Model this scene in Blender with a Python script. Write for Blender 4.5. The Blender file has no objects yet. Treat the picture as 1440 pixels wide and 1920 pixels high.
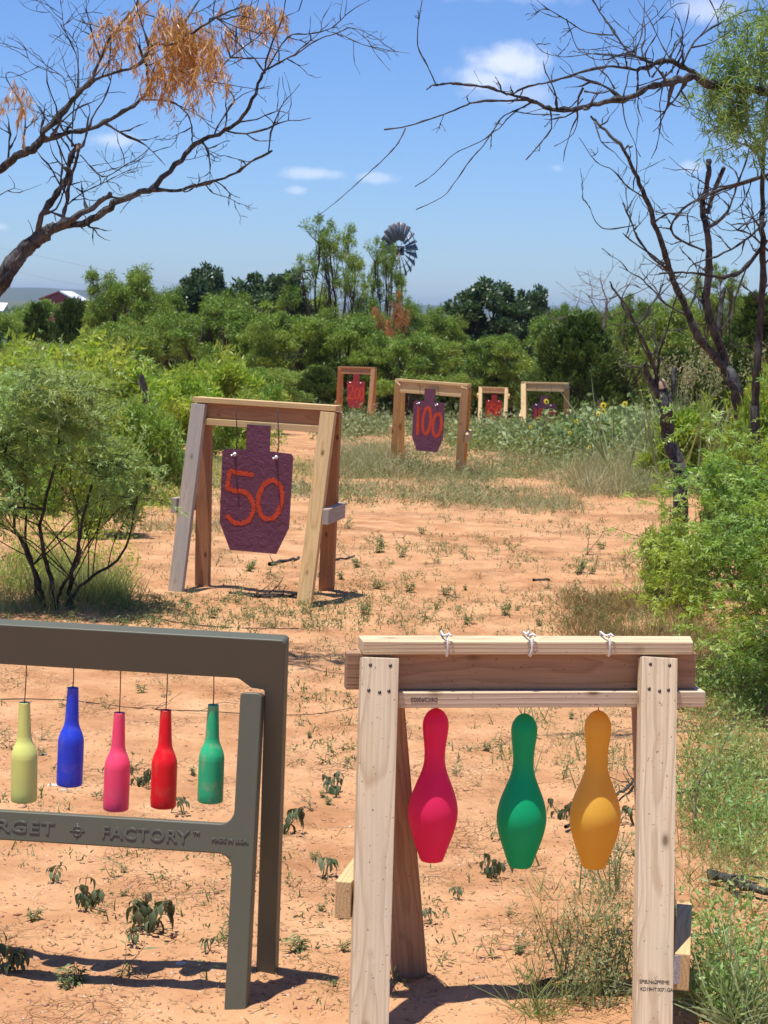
import bpy, bmesh, math
import numpy as np
from mathutils import Vector, Matrix

R_ = math.radians
sc = bpy.context.scene
COL = sc.collection
rng = np.random.default_rng(7)

# ------------------------------------------------------------------ camera model
F = 3700.0
PITCH = math.atan(385 / F)
ROLL = R_(1.8)
H = 1.70
FWD = np.array([0, math.cos(PITCH), -math.sin(PITCH)])
U0 = np.array([0, math.sin(PITCH), math.cos(PITCH)])
X0 = np.array([1.0, 0, 0])
RT = math.cos(ROLL) * X0 + math.sin(ROLL) * U0
UP = -math.sin(ROLL) * X0 + math.cos(ROLL) * U0
SUN = np.array([-0.168, -0.115, 1.0]); SUN /= np.linalg.norm(SUN)


def smooth(a, b, x):
    t = np.clip((x - a) / (b - a), 0, 1)
    return t * t * (3 - 2 * t)


_h = np.random.default_rng(3).random((256, 256))


def vnoise(x, y):
    xi = np.floor(x).astype(int); yi = np.floor(y).astype(int)
    fx = x - xi; fy = y - yi
    fx = fx * fx * (3 - 2 * fx); fy = fy * fy * (3 - 2 * fy)
    a = _h[xi % 256, yi % 256]; b = _h[(xi + 1) % 256, yi % 256]
    c = _h[xi % 256, (yi + 1) % 256]; d = _h[(xi + 1) % 256, (yi + 1) % 256]
    return (a * (1 - fx) + b * fx) * (1 - fy) + (c * (1 - fx) + d * fx) * fy - 0.5


PROF_Y = [-60, 0, 12, 24, 35, 44, 55, 75, 110, 200, 500, 1500, 3000, 9000]
PROF_Z = [0.3, 0, 0, -0.30, -0.58, -0.95, -1.45, -2.6, -4.4, -7.0, -9.0, -10, -10, -10]


def gz(x, y, detail=True):
    x = np.asarray(x, float); y = np.asarray(y, float)
    z = np.interp(y, PROF_Y, PROF_Z)
    z = z + 0.10 * smooth(14, 30, y) * vnoise(x * 0.15 + 9, y * 0.1)
    if detail:
        z = z + 0.035 * vnoise(x * 1.3, y * 1.1) * smooth(5, 6.5, y) + 0.02 * vnoise(x * 3.1 + 5, y * 2.7)
        z = z + 0.013 * vnoise(x * 11 + 3, y * 10) + 0.009 * vnoise(x * 26, y * 24)
    return z


def ray(u, v):
    return FWD + (u - 720) / F * RT + (960 - v) / F * UP


def P(u, v, Y):
    d = ray(u, v)
    t = Y / d[1]
    return np.array([0, 0, H]) + t * d


def G(u, v, detail=False):
    Y = 8.0
    d = ray(u, v)
    lo, hi = 2.0, 400.0
    for _ in range(50):
        m = (lo + hi) / 2
        t = m / d[1]
        p = np.array([0, 0, H]) + t * d
        if p[2] > gz(p[0], p[1], False): lo = m
        else: hi = m
    p = np.array([0, 0, H]) + (lo / d[1]) * d
    p[2] = gz(p[0], p[1], detail)
    return p


# ------------------------------------------------------------------ mesh helpers
def build(name, V, Fs, m=None, parent=None, smooth_=False, world=None):
    me = bpy.data.meshes.new(name)
    V = np.asarray(V, dtype=np.float32).reshape(-1, 3)
    me.vertices.add(len(V)); me.vertices.foreach_set('co', V.ravel())
    Fs = [np.asarray(f, dtype=np.int32) for f in Fs if len(f)]
    nl = sum(f.size for f in Fs); nf = sum(len(f) for f in Fs)
    me.loops.add(nl); me.polygons.add(nf)
    me.loops.foreach_set('vertex_index', np.concatenate([f.ravel() for f in Fs]))
    tot = np.concatenate([np.full(len(f), f.shape[1], np.int32) for f in Fs])
    st = np.concatenate([[0], np.cumsum(tot)[:-1]]).astype(np.int32)
    me.polygons.foreach_set('loop_start', st)
    me.polygons.foreach_set('loop_total', tot)
    if smooth_:
        me.polygons.foreach_set('use_smooth', np.ones(nf, bool))
    me.update(calc_edges=True); me.validate()
    if m: me.materials.append(m)
    return link(name, me, parent, world)


def link(name, me, parent=None, world=None):
    o = bpy.data.objects.new(name, me); COL.objects.link(o)
    W = world if world is not None else Matrix.Identity(4)
    if parent is not None:
        o.parent = parent
        root = parent
        M = wmat(parent)
        o.matrix_basis = M.inverted() @ W
    else:
        o.matrix_basis = W
    return o


def wmat(o):
    return (wmat(o.parent) if o.parent else Matrix.Identity(4)) @ o.matrix_basis


def tag(o, label=None, cat=None, group=None, kind=None):
    if label: o['label'] = label
    if cat: o['category'] = cat
    if group: o['group'] = group
    if kind: o['kind'] = kind
    return o


def empty(name, loc, label, cat, group=None):
    o = bpy.data.objects.new(name, None); COL.objects.link(o)
    o.matrix_basis = Matrix.Translation(Vector([float(c) for c in loc]))
    o.empty_display_size = 0.1
    return tag(o, label, cat, group)


def copy_tree(o, loc, rz=0.0, s=1.0, label=None, group=None, sz=None):
    c = o.copy(); COL.objects.link(c)
    c.matrix_basis = Matrix.LocRotScale(Vector([float(a) for a in loc]), Matrix.Rotation(rz, 3, 'Z'), Vector((s, s, sz or s)))
    if label: c['label'] = label
    if group: c['group'] = group

    def rec(src, dst):
        for ch in list(src.children):
            d = ch.copy(); COL.objects.link(d); d.parent = dst; d.matrix_basis = ch.matrix_basis.copy()
            rec(ch, d)
    rec(o, c)
    return c


def from_bm(name, bm, m, parent=None, world=None, smooth_=False):
    me = bpy.data.meshes.new(name); bm.to_mesh(me); bm.free()
    if m: me.materials.append(m)
    if smooth_:
        me.polygons.foreach_set('use_smooth', np.ones(len(me.polygons), bool))
    return link(name, me, parent, world)


def axes(x, zhint):
    x = Vector([float(a) for a in x]).normalized(); zh = Vector([float(a) for a in zhint])
    y = zh.cross(x).normalized(); z = x.cross(y)
    return x, y, z


def board(name, p0, p1, w, t, zhint, m, parent, bev=0.0025, cut0=0.0, cut1=0.0):
    """box from p0 to p1 (local X), width w (local Y), thickness t (local Z = zhint)."""
    p0 = Vector([float(a) for a in p0]); p1 = Vector([float(a) for a in p1])
    x, y, z = axes(p1 - p0, zhint)
    L = (p1 - p0).length
    bm = bmesh.new()
    bmesh.ops.create_cube(bm, size=1)
    for vv in bm.verts:
        end = vv.co.x
        vv.co = Vector((vv.co.x * L, vv.co.y * w, vv.co.z * t))
        if end < 0: vv.co.x += cut0 * (vv.co.y / w + .5)
        else: vv.co.x -= cut1 * (vv.co.y / w + .5)
    if bev: bmesh.ops.bevel(bm, geom=bm.edges[:], offset=bev, segments=2, profile=0.6, affect='EDGES')
    W = Matrix.Translation((p0 + p1) / 2) @ Matrix((x, y, z)).transposed().to_4x4()
    return from_bm(name, bm, m, parent, W)


class Tubes:
    def __init__(s): s.V = []; s.F = []; s.n = 0; s.C = []

    def add(s, pts, rad, n=6, cap=True, rough=0.0):
        pts = np.asarray(pts, float); rad = np.asarray(rad, float)
        if rough:
            m_ = (len(pts) - 1) * 5 + 1; a_ = np.linspace(0, len(pts) - 1, m_)
            rad = np.interp(a_, np.arange(len(pts)), rad if rad.ndim else np.full(len(pts), float(rad)))
            pts = np.stack([np.interp(a_, np.arange(len(pts)), pts[:, c]) for c in range(3)], -1); n = 26
        if rad.ndim == 0: rad = np.full(len(pts), float(rad))
        k = len(pts)
        T = np.gradient(pts, axis=0); T /= np.linalg.norm(T, axis=1)[:, None] + 1e-12
        a = np.array([0, 0, 1.0]) if abs(T[0][2]) < .9 else np.array([1.0, 0, 0])
        N = np.empty((k, 3)); B = np.empty((k, 3))
        nn = np.cross(T[0], a); nn /= np.linalg.norm(nn)
        for i in range(k):
            nn = nn - T[i] * nn.dot(T[i]); nn /= np.linalg.norm(nn) + 1e-12
            N[i] = nn; B[i] = np.cross(T[i], nn)
        ang = np.arange(n) * 2 * math.pi / n
        rr2 = np.repeat(rad[:, None], n, 1)
        if rough:
            ii, jj = np.meshgrid(np.arange(k), np.arange(n), indexing='ij')
            w_ = np.cos(ang)[None] * 2.2; w2_ = np.sin(ang)[None] * 2.2
            rr2 = rr2 * (1 + rough * (1.6 * vnoise(w_ * 2.4 + 40 + ii * .07, w2_ * 2.4 + 40 + ii * .03) + .9 * vnoise(w_ * 5 + 90 + ii * .22, w2_ * 5 + 70 - ii * .12)))
        ring = pts[:, None, :] + rr2[:, :, None] * (np.cos(ang)[None, :, None] * N[:, None, :] + np.sin(ang)[None, :, None] * B[:, None, :])
        s.V.append(ring.reshape(-1, 3))
        i = np.arange(k - 1)[:, None] * n; j = np.arange(n)[None, :]; j2 = (j + 1) % n
        q = np.stack([i + j, i + j2, i + n + j2, i + n + j], -1).reshape(-1, 4) + s.n
        s.F.append(q)
        if cap:
            e = np.array([[s.n + (k - 1) * n + c for c in range(n)]]); s.C.append(e)
        s.n += k * n

    def build(s, name, m, parent=None, world=None):
        Fs = [np.concatenate(s.F)]
        d = {}
        for c in s.C: d.setdefault(c.shape[1], []).append(c)
        for c in d.values(): Fs.append(np.concatenate(c))
        return build(name, np.concatenate(s.V), Fs, m, parent, True, world)


def unit(a): return a / (np.linalg.norm(a, axis=-1, keepdims=True) + 1e-12)


def frames(dirs, nrm=None, r=None):
    r = r or rng
    x = unit(dirs)
    if nrm is None: nrm = r.normal(size=x.shape)
    y = unit(np.cross(nrm, x)); z = np.cross(x, y)
    return np.stack([x, y, z], axis=-1)      # columns are axes


def inst(T, Fc, O, Rm, S):
    T = np.asarray(T, float); S = np.asarray(S, float)
    if S.ndim == 1: S = S[:, None]
    A = T[None] * (S[:, None, :] if S.shape[1] == 3 else S[:, None, :1])
    V = O[:, None, :] + np.einsum('nij,nkj->nki', Rm, A)
    k = len(T)
    Fc = np.asarray(Fc)
    FF = (np.arange(len(O)) * k)[:, None, None] + Fc[None]
    return V.reshape(-1, 3), FF.reshape(-1, Fc.shape[1])


class Cloud:
    def __init__(s): s.V = []; s.F = {}; s.n = 0

    def add(s, V, Fc):
        s.V.append(V); s.F.setdefault(Fc.shape[1], []).append(Fc + s.n); s.n += len(V)

    def put(s, T, Fc, O, Rm, S): s.add(*inst(T, Fc, O, Rm, S))

    def build(s, name, m, parent=None, world=None, smooth_=False):
        return build(name, np.concatenate(s.V), [np.concatenate(f) for f in s.F.values()], m, parent, smooth_, world)


# leaf templates: length 1 along x
def leafT(w, droop=0.0):
    return np.array([[0, 0, 0], [.42, w / 2, -droop * .15], [1, 0, -droop], [.42, -w / 2, -droop * .15]]), np.array([[0, 1, 2, 3]])


def ovateT(w, droop=.35, fold=.12):
    V = []; n = 6
    prof = [0.05, .62, 1.0, .92, .55, 0.04]
    for i in range(n):
        x = i / (n - 1); z = -droop * x * x
        V += [[x, -w / 2 * prof[i], z + fold * prof[i] * w], [x, 0, z], [x, w / 2 * prof[i], z + fold * prof[i] * w]]
    Fq = []
    for i in range(n - 1):
        a = i * 3
        Fq += [[a, a + 3, a + 4, a + 1], [a + 1, a + 4, a + 5, a + 2]]
    return np.array(V), np.array(Fq)


def pinnaT(npair=9, ll=.27, lw=.035, droop=.25, ang=62):
    V = []; Fq = []
    for i in range(npair):
        x = .1 + .86 * i / (npair - 1); z = -droop * x * x
        l = ll * (1 - .35 * abs(i / (npair - 1) - .4))
        for sg in (-1, 1):
            a = math.radians(ang - 12 * i / npair)
            d = np.array([math.cos(a), sg * math.sin(a), -.25]); p = np.array([x, 0, z])
            sd = np.array([-d[1], d[0], 0]); sd /= np.linalg.norm(sd)
            b = len(V)
            V += [p, p + d * l * .5 + sd * lw / 2, p + d * l, p + d * l * .5 - sd * lw / 2]
            Fq.append([b, b + 1, b + 2, b + 3])
    b = len(V)
    for i in range(4):
        x = i / 3; z = -droop * x * x
        V += [[x, -.006, z], [x, .006, z]]
    for i in range(3): Fq.append([b + 2 * i, b + 2 * i + 1, b + 2 * i + 3, b + 2 * i + 2])
    return np.array(V, float), np.array(Fq)


def sprigT(seed, nl=9, ll=.34, lw=.085, droop=.3):
    """irregular leaflet spray: leaflets of mixed length and direction, some missing"""
    r = np.random.default_rng(seed); V = []; Fq = []
    for i in range(nl):
        for sg in (-1, 1):
            if r.random() < .18: continue
            x = .08 + .9 * (i + r.uniform(-.3, .3)) / nl; z = -droop * x * x
            l = ll * r.uniform(.55, 1.25); a = math.radians(r.uniform(28, 78))
            d = np.array([math.cos(a), sg * math.sin(a), r.uniform(-.7, .25)]); d /= np.linalg.norm(d); p = np.array([x, 0, z])
            sd = np.cross(d, [r.normal() * .4, r.normal() * .4, 1.0]); sd /= np.linalg.norm(sd); w = lw * r.uniform(.7, 1.3)
            b = len(V); V += [p, p + d * l * .45 + sd * w / 2, p + d * l, p + d * l * .45 - sd * w / 2]; Fq.append([b, b + 1, b + 2, b + 3])
    b = len(V)
    for i in range(4):
        x = i / 3; z = -droop * x * x; V += [[x, -.008, z], [x, .008, z]]
    for i in range(3): Fq.append([b + 2 * i, b + 2 * i + 1, b + 2 * i + 3, b + 2 * i + 2])
    return np.array(V, float), np.array(Fq)


def bladeT(w=.03, bend=.35, n=4):
    V = []; Fq = []
    for i in range(n + 1):
        s = i / n; x = s - .25 * bend * s * s; z = bend * s * s
        ww = w * (1 - s) ** .7 * .5 + .0008
        V += [[x, -ww, z], [x, ww, z]]
    for i in range(n): Fq.append([2 * i, 2 * i + 1, 2 * i + 3, 2 * i + 2])
    return np.array(V, float), np.array(Fq)


# ------------------------------------------------------------------ materials
class NT:
    def __init__(s, name):
        s.m = bpy.data.materials.new(name); s.m.use_nodes = True
        s.t = s.m.node_tree; s.t.nodes.clear()
        s.out = s.n('ShaderNodeOutputMaterial')

    def n(s, typ, ins=None, **kw):
        nd = s.t.nodes.new(typ)
        for k, v in kw.items(): setattr(nd, k, v)
        for k, v in (ins or {}).items(): s.set(nd.inputs[k], v)
        return nd

    def set(s, sock, v):
        if isinstance(v, bpy.types.NodeSocket): s.t.links.new(v, sock)
        elif isinstance(v, (tuple, list)) and len(v) == 3 and sock.type == 'RGBA': sock.default_value = (*v, 1)
        else: sock.default_value = v

    def ramp(s, fac, stops, interp='LINEAR'):
        nd = s.t.nodes.new('ShaderNodeValToRGB'); cr = nd.color_ramp; cr.interpolation = interp
        while len(cr.elements) < len(stops): cr.elements.new(.5)
        for e, (p, c) in zip(cr.elements, stops):
            e.position = p
            e.color = (*c, 1) if isinstance(c, tuple) else (c, c, c, 1)
        s.t.links.new(fac, nd.inputs[0]); return nd.outputs[0]

    def mix(s, f, a, b, bt='MIX'):
        nd = s.t.nodes.new('ShaderNodeMix'); nd.data_type = 'RGBA'; nd.blend_type = bt
        s.set(nd.inputs[0], f); s.set(nd.inputs[6], a); s.set(nd.inputs[7], b)
        return nd.outputs[2]

    def math(s, op, a, b=0.0, c=None):
        nd = s.t.nodes.new('ShaderNodeMath'); nd.operation = op
        s.set(nd.inputs[0], a); s.set(nd.inputs[1], b)
        if c is not None: s.set(nd.inputs[2], c)
        return nd.outputs[0]

    def noise(s, vec, scale, detail=4, rough=.55, dist=0):
        return s.n('ShaderNodeTexNoise', {'Vector': vec, 'Scale': scale, 'Detail': detail, 'Roughness': rough, 'Distortion': dist}).outputs[0]

    def mapping(s, vec, scale=(1, 1, 1), loc=(0, 0, 0)):
        return s.n('ShaderNodeMapping', {'Vector': vec, 'Scale': scale, 'Location': loc}).outputs[0]

    def obj(s): return s.n('ShaderNodeTexCoord').outputs['Object']

    def princ(s, **ins):
        b = s.n('ShaderNodeBsdfPrincipled')
        for k, v in ins.items(): s.set(b.inputs[k.replace('_', ' ')], v)
        s.t.links.new(b.outputs[0], s.out.inputs[0]); return b

    def bump(s, h, strength, dist=.01):
        return s.n('ShaderNodeBump', {'Height': h, 'Strength': strength, 'Distance': dist}).outputs[0]


def wood_mat(name, light, dark, grey, greyamt=.35, grain=1.0, rough=.75):
    t = NT(name)
    oc = t.obj()
    rnd = t.n('ShaderNodeObjectInfo').outputs['Random']
    off = t.n('ShaderNodeCombineXYZ', {'X': t.math('MULTIPLY', rnd, 37.0), 'Y': t.math('MULTIPLY', rnd, 3.1), 'Z': t.math('MULTIPLY', rnd, 11.0)}).outputs[0]
    va = t.n('ShaderNodeVectorMath', {0: oc, 1: off}, operation='ADD').outputs[0]
    # growth rings: distance from an off-board pith, warped along the length
    warp = t.noise(t.mapping(va, (1.6, 6, 6)), 1.0, 3, .5)
    mp = t.mapping(oc, (.25, 1, 1))
    wv = t.n('ShaderNodeVectorMath', {0: mp, 1: t.n('ShaderNodeCombineXYZ', {'X': 0.0, 'Y': t.math('MULTIPLY', t.math('SUBTRACT', warp, .5), .05), 'Z': t.math('ADD', t.math('MULTIPLY', t.math('SUBTRACT', warp, .5), .06), .05)}).outputs[0]}, operation='ADD').outputs[0]
    sx = t.n('ShaderNodeSeparateXYZ', {0: wv})
    d = t.math('SQRT', t.math('ADD', t.math('MULTIPLY', sx.outputs[1], sx.outputs[1]), t.math('MULTIPLY', sx.outputs[2], sx.outputs[2])))
    rings = t.math('FRACT', t.math('ADD', t.math('MULTIPLY', d, 115 * grain), t.math('MULTIPLY', rnd, 5.0)))
    ringc = t.ramp(rings, [(0, .0), (.55, .25), (.85, 1.0), (1, 0.0)])
    fine = t.noise(t.mapping(va, (4, 180, 180)), 1.0, 4, .6)
    big = t.noise(t.mapping(va, (1.2, 7, 7)), 1.5, 4, .6)
    c = t.mix(t.math('MULTIPLY', ringc, .62), light, dark)
    c = t.mix(t.ramp(fine, [(.35, 0.0), (.75, .45)]), c, tuple(a * .72 for a in dark))
    c = t.mix(t.ramp(big, [(.38, 0.0), (.62, greyamt)]), c, grey)
    # knots
    kv = t.n('ShaderNodeTexVoronoi', {'Vector': t.mapping(va, (6, 11, 11)), 'Scale': 1.0, 'Randomness': 1.0})
    kn = t.ramp(kv.outputs['Distance'], [(.0, 1.0), (.07, .9), (.11, .35), (.17, 0.0)])
    c = t.mix(kn, c, tuple(a * .42 for a in dark))
    # dirt specks
    sp = t.noise(va, 120, 2, .5)
    c = t.mix(t.ramp(sp, [(.68, 0.0), (.74, .7)]), c, (.10, .055, .03))
    # splashed soil near the ground end
    hgt = t.math('ADD', t.math('MULTIPLY', ringc, .4), fine)
    t.princ(Base_Color=c, Roughness=rough, Normal=t.bump(hgt, .55, .0012), Specular_IOR_Level=.25)
    return t.m


M = {}
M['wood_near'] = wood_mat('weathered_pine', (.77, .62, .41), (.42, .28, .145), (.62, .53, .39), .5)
M['wood_top'] = wood_mat('weathered_pine_grooved', (.78, .62, .38), (.30, .18, .08), (.60, .50, .34), .3, 1.3)
M['wood_mid'] = wood_mat('pine', (.72, .51, .25), (.45, .265, .10), (.48, .36, .21), .35)
M['wood_grey'] = wood_mat('grey_weathered_pine', (.50, .42, .34), (.33, .26, .2), (.34, .31, .29), .7)
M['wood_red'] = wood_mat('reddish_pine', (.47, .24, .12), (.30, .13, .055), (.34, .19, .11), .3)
M['wood_brown_shade'] = wood_mat('unbleached_pine_shaded', (.42, .26, .15), (.24, .13, .065), (.32, .22, .15), .4)  # browner unweathered pine, with shade on beam and rear legs darkened into the colour


def ground_mat():
    t = NT('red_soil')
    oc = t.obj()
    big = t.noise(oc, .35, 4, .6)
    mid = t.noise(oc, 3.0, 6, .65)
    fine = t.noise(oc, 38, 6, .7)
    c = t.ramp(mid, [(.28, (.30, .130, .054)), (.44, (.44, .215, .098)), (.60, (.56, .312, .155)), (.8, (.66, .405, .225))])
    c = t.mix(t.ramp(big, [(.35, 0.0), (.65, .5)]), c, (.575, .332, .172))
    c = t.mix(t.ramp(fine, [(.30, .5), (.45, 0.0)]), c, (.30, .125, .06))
    c = t.mix(t.ramp(fine, [(.62, 0.0), (.75, .35)]), c, (.74, .47, .32))
    # hairline cracks
    wp = t.n('ShaderNodeTexNoise', {'Vector': oc, 'Scale': 9.0, 'Detail': 3.0})
    wv = t.n('ShaderNodeVectorMath', {0: oc, 1: t.n('ShaderNodeVectorMath', {0: wp.outputs[1], 'Scale': .12}, operation='SCALE').outputs[0]}, operation='ADD').outputs[0]
    flat = t.mapping(wv, (1, 1, .01))
    vo = t.n('ShaderNodeTexVoronoi', {'Vector': flat, 'Scale': 13.0}, feature='DISTANCE_TO_EDGE').outputs['Distance']
    vo2 = t.n('ShaderNodeTexVoronoi', {'Vector': flat, 'Scale': 34.0}, feature='DISTANCE_TO_EDGE').outputs['Distance']
    where = t.ramp(t.noise(oc, 2.2, 3, .5), [(.50, 0.0), (.64, .85)])
    cr = t.math('MULTIPLY', t.ramp(vo, [(.0, 1.0), (.022, 0.0)]), where)
    cr2 = t.math('MULTIPLY', t.ramp(vo2, [(.0, .7), (.03, 0.0)]), where)
    crk = t.math('MAXIMUM', cr, cr2)
    c = t.mix(t.math('MULTIPLY', crk, .7), c, (.22, .085, .04))
    # litter specks
    sp = t.n('ShaderNodeTexVoronoi', {'Vector': oc, 'Scale': 60.0})
    spm = t.ramp(sp.outputs['Distance'], [(.0, 1.0), (.16, 1.0), (.2, 0.0)])
    keep = t.ramp(t.n('ShaderNodeSeparateColor', {0: sp.outputs['Color']}).outputs[0], [(.80, 0.0), (.82, 1.0)])
    tone = t.ramp(t.n('ShaderNodeSeparateColor', {0: sp.outputs['Color']}).outputs[1], [(.45, (.16, .07, .035)), (.5, (.72, .60, .47))], 'CONSTANT')
    c = t.mix(t.math('MULTIPLY', t.math('MULTIPLY', spm, keep), .8), c, tone)
    # distant ground carries dry herb colour
    geo = t.n('ShaderNodeNewGeometry').outputs['Position']
    yy = t.n('ShaderNodeSeparateXYZ', {0: geo}).outputs[1]
    far = t.ramp(t.math('DIVIDE', yy, 200.0), [(.30, 0.0), (.42, 1.0)])
    c = t.mix(far, c, (.10, .115, .045))
    hgt = t.math('SUBTRACT', t.math('ADD', t.math('MULTIPLY', mid, .6), t.math('MULTIPLY', fine, .5)), t.math('MULTIPLY', crk, .5))
    t.princ(Base_Color=c, Roughness=.95, Specular_IOR_Level=.1, Normal=t.bump(hgt, .9, .018))
    return t.m


M['ground'] = ground_mat()


def leaf_mat(name, cols, trans=.35, rough=.5, spec=.3, clump=None):
    t = NT(name)
    rnd = t.n('ShaderNodeNewGeometry').outputs['Random Per Island']
    n = len(cols)
    c = t.ramp(rnd, [(i / (n - 1) if n > 1 else 0, cc) for i, cc in enumerate(cols)])
    if clump:
        geo = t.n('ShaderNodeNewGeometry').outputs['Position']
        nz = t.noise(geo, clump[0], 2, .5)
        c = t.mix(t.ramp(nz, [(.42, 0.0), (.62, clump[2])]), c, clump[1])
    b = t.n('ShaderNodeBsdfPrincipled', {'Base Color': c, 'Roughness': rough, 'Specular IOR Level': spec})
    tr = t.n('ShaderNodeBsdfTranslucent', {'Color': t.mix(1.0, c, (1.25, 1.3, .7), 'MULTIPLY')})
    mx = t.n('ShaderNodeMixShader', {0: trans, 1: b.outputs[0], 2: tr.outputs[0]})
    t.t.links.new(mx.outputs[0], t.out.inputs[0])
    return t.m


M['mesq_near'] = leaf_mat('mesquite_leaf', [(.13, .26, .045), (.22, .38, .07), (.34, .46, .09), (.16, .29, .09)], .38, .45, .45, (1.6, (.42, .48, .07), .7))
M['mesq_left'] = leaf_mat('mesquite_leaf_dark', [(.14, .28, .07), (.25, .41, .11), (.38, .50, .16), (.18, .32, .12)], .35, .45, .45, (1.6, (.32, .36, .12), .6))
M['mesq_mid'] = leaf_mat('mesquite_leaf_far', [(.05, .115, .014), (.135, .24, .03), (.32, .43, .065)], .26, .45, .4, (.5, (.33, .41, .06), .5))
M['bush_yellow'] = leaf_mat('young_willow_leaf', [(.17, .30, .035), (.28, .43, .055), (.48, .55, .09)], .42, .45, .35, (1.1, (.46, .46, .09), .6))
M['juniper'] = leaf_mat('juniper_leaf', [(.045, .085, .018), (.07, .12, .025), (.10, .16, .035)], .15, .6, .2, (.7, (.10, .15, .03), .5))
M['oak'] = leaf_mat('oak_leaf', [(.045, .085, .03), (.07, .12, .045), (.10, .16, .06)], .2, .35, .5)
M['far_wood'] = leaf_mat('far_woods_leaf', [(.06, .10, .035), (.09, .14, .045), (.13, .18, .06)], .2, .6, .2, (.02, (.14, .18, .07), .6))
M['dead_leaf'] = leaf_mat('dead_leaf', [(.42, .19, .05), (.60, .32, .10), (.74, .50, .23), (.34, .14, .04)], .3, .4, .5)
M['dead_far'] = leaf_mat('dead_leaf_far', [(.42, .18, .07), (.54, .25, .10), (.36, .15, .06)], .25, .6, .2)
M['hang_leaf'] = leaf_mat('hanging_leaf', [(.13, .22, .06), (.21, .33, .09), (.30, .42, .14)], .4, .4, .45)
M['grass_dry'] = leaf_mat('dry_grass_blade', [(.40, .34, .21), (.54, .48, .32), (.24, .26, .12), (.34, .25, .14)], .3, .7, .2, (1.2, (.20, .25, .11), .75))
M['grass_green'] = leaf_mat('green_grass_blade', [(.12, .19, .045), (.18, .25, .06), (.28, .31, .10), (.34, .29, .13)], .3, .6, .3, (1.5, (.36, .33, .15), .5))
M['grass_brown'] = leaf_mat('brown_grass_blade', [(.28, .17, .08), (.38, .26, .13), (.18, .13, .05), (.20, .20, .07)], .25, .7, .2)
M['weed'] = leaf_mat('weed_leaf', [(.10, .16, .055), (.15, .21, .08), (.20, .26, .11), (.22, .20, .08)], .25, .6, .3)
M['weed_grey'] = leaf_mat('grey_weed_leaf', [(.20, .25, .11), (.31, .34, .17), (.17, .20, .08)], .25, .6, .3, (.8, (.16, .22, .08), .6))
M['weed_broad'] = leaf_mat('broad_weed_leaf', [(.07, .10, .05), (.12, .165, .08), (.17, .215, .115), (.06, .07, .03), (.14, .11, .05)], .2, .6, .3)
M['sunfl'] = leaf_mat('sunflower_leaf', [(.13, .20, .06), (.21, .29, .09), (.31, .37, .14)], .25, .5, .45, (.9, (.34, .38, .16), .5))
M['petal'] = leaf_mat('yellow_petal', [(.75, .55, .02), (.80, .65, .05)], .2, .5, .2)


def plain(name, col, rough=.6, metal=0.0, noise=0, amt=.3, col2=None, bump=0, spec=.4):
    t = NT(name)
    c = col
    kw = {}
    if noise:
        nz = t.noise(t.obj(), noise, 5, .65)
        c = t.mix(t.ramp(nz, [(.38, 0.0), (.66, amt)]), col, col2 or tuple(a * .5 for a in col))
        if bump: kw['Normal'] = t.bump(nz, bump, .004)
    t.princ(Base_Color=c, Roughness=rough, Metallic=metal, Specular_IOR_Level=spec, **kw)
    return t.m


def bark_mat(name, a, b, c3, scale=60):
    t = NT(name)
    geo = t.n('ShaderNodeNewGeometry').outputs['Position']
    n1 = t.noise(t.mapping(geo, (1, 1, .35)), scale, 5, .7, .6)
    n2 = t.noise(geo, scale * .18, 3, .6)
    c = t.ramp(n1, [(.32, a), (.5, b), (.72, c3)])
    c = t.mix(t.ramp(n2, [(.45, 0.0), (.62, .55)]), c, c3)
    t.princ(Base_Color=c, Roughness=.85, Normal=t.bump(n1, .9, .012), Specular_IOR_Level=.2)
    return t.m


M['bark'] = bark_mat('dead_bark', (.012, .011, .011), (.042, .042, .043), (.145, .14, .138), 55)
M['bark_dark'] = bark_mat('dark_bark', (.012, .010, .009), (.04, .034, .031), (.10, .088, .08), 40)
M['bark_far'] = plain('far_bark', (.075, .055, .04), .9, noise=3, amt=.6)
M['twig_grey'] = plain('grey_twig', (.20, .16, .135), .85, noise=5, amt=.6)
M['stem'] = plain('weed_stem', (.16, .15, .07), .8, noise=40, amt=.5)
M['pale_wood'] = plain('broken_pale_wood', (.36, .25, .155), .8, noise=60, amt=.5)
M['white_cord'] = plain('white_cord', (.78, .76, .72), .8, noise=300, amt=.3, bump=.4)
M['cord'] = plain('brown_cord', (.14, .055, .035), .7)
M['black_cable'] = plain('black_cable', (.03, .025, .025), .5)
M['nail'] = plain('nail_steel', (.10, .085, .075), .45, .7)
M['bolt'] = plain('bright_bolt', (.75, .75, .78), .3, .6)
M['olive'] = plain('olive_plastic', (.100, .104, .068), .5, noise=5, amt=.3, col2=(.125, .115, .082), spec=.45)
M['olive_text'] = plain('olive_plastic_raised', (.10, .097, .07), .36, spec=.6)
M['ink'] = plain('black_ink', (.035, .028, .025), .8)
M['tagpaper'] = plain('printed_tag', (.62, .62, .58), .5, noise=160, amt=.8, col2=(.2, .22, .2))
M['stone'] = plain('pale_stone', (.62, .52, .42), .9, noise=40, amt=.5, bump=.5)
M['clod'] = plain('soil_clod', (.52, .27, .155), .95, noise=25, amt=.6, bump=.6)
M['steel_galv'] = plain('galvanised_steel', (.22, .22, .24), .5, .5, noise=2, amt=.5)
M['tower'] = plain('rusty_steel', (.16, .11, .08), .7, .2, noise=2, amt=.5)
M['barn_red'] = plain('barn_red', (.42, .03, .04), .6, noise=.4, amt=.2)
M['barn_white'] = plain('white_roof', (.82, .83, .86), .4, noise=.3, amt=.1)
M['grey_panel'] = plain('grey_panel', (.28, .27, .27), .6)
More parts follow.
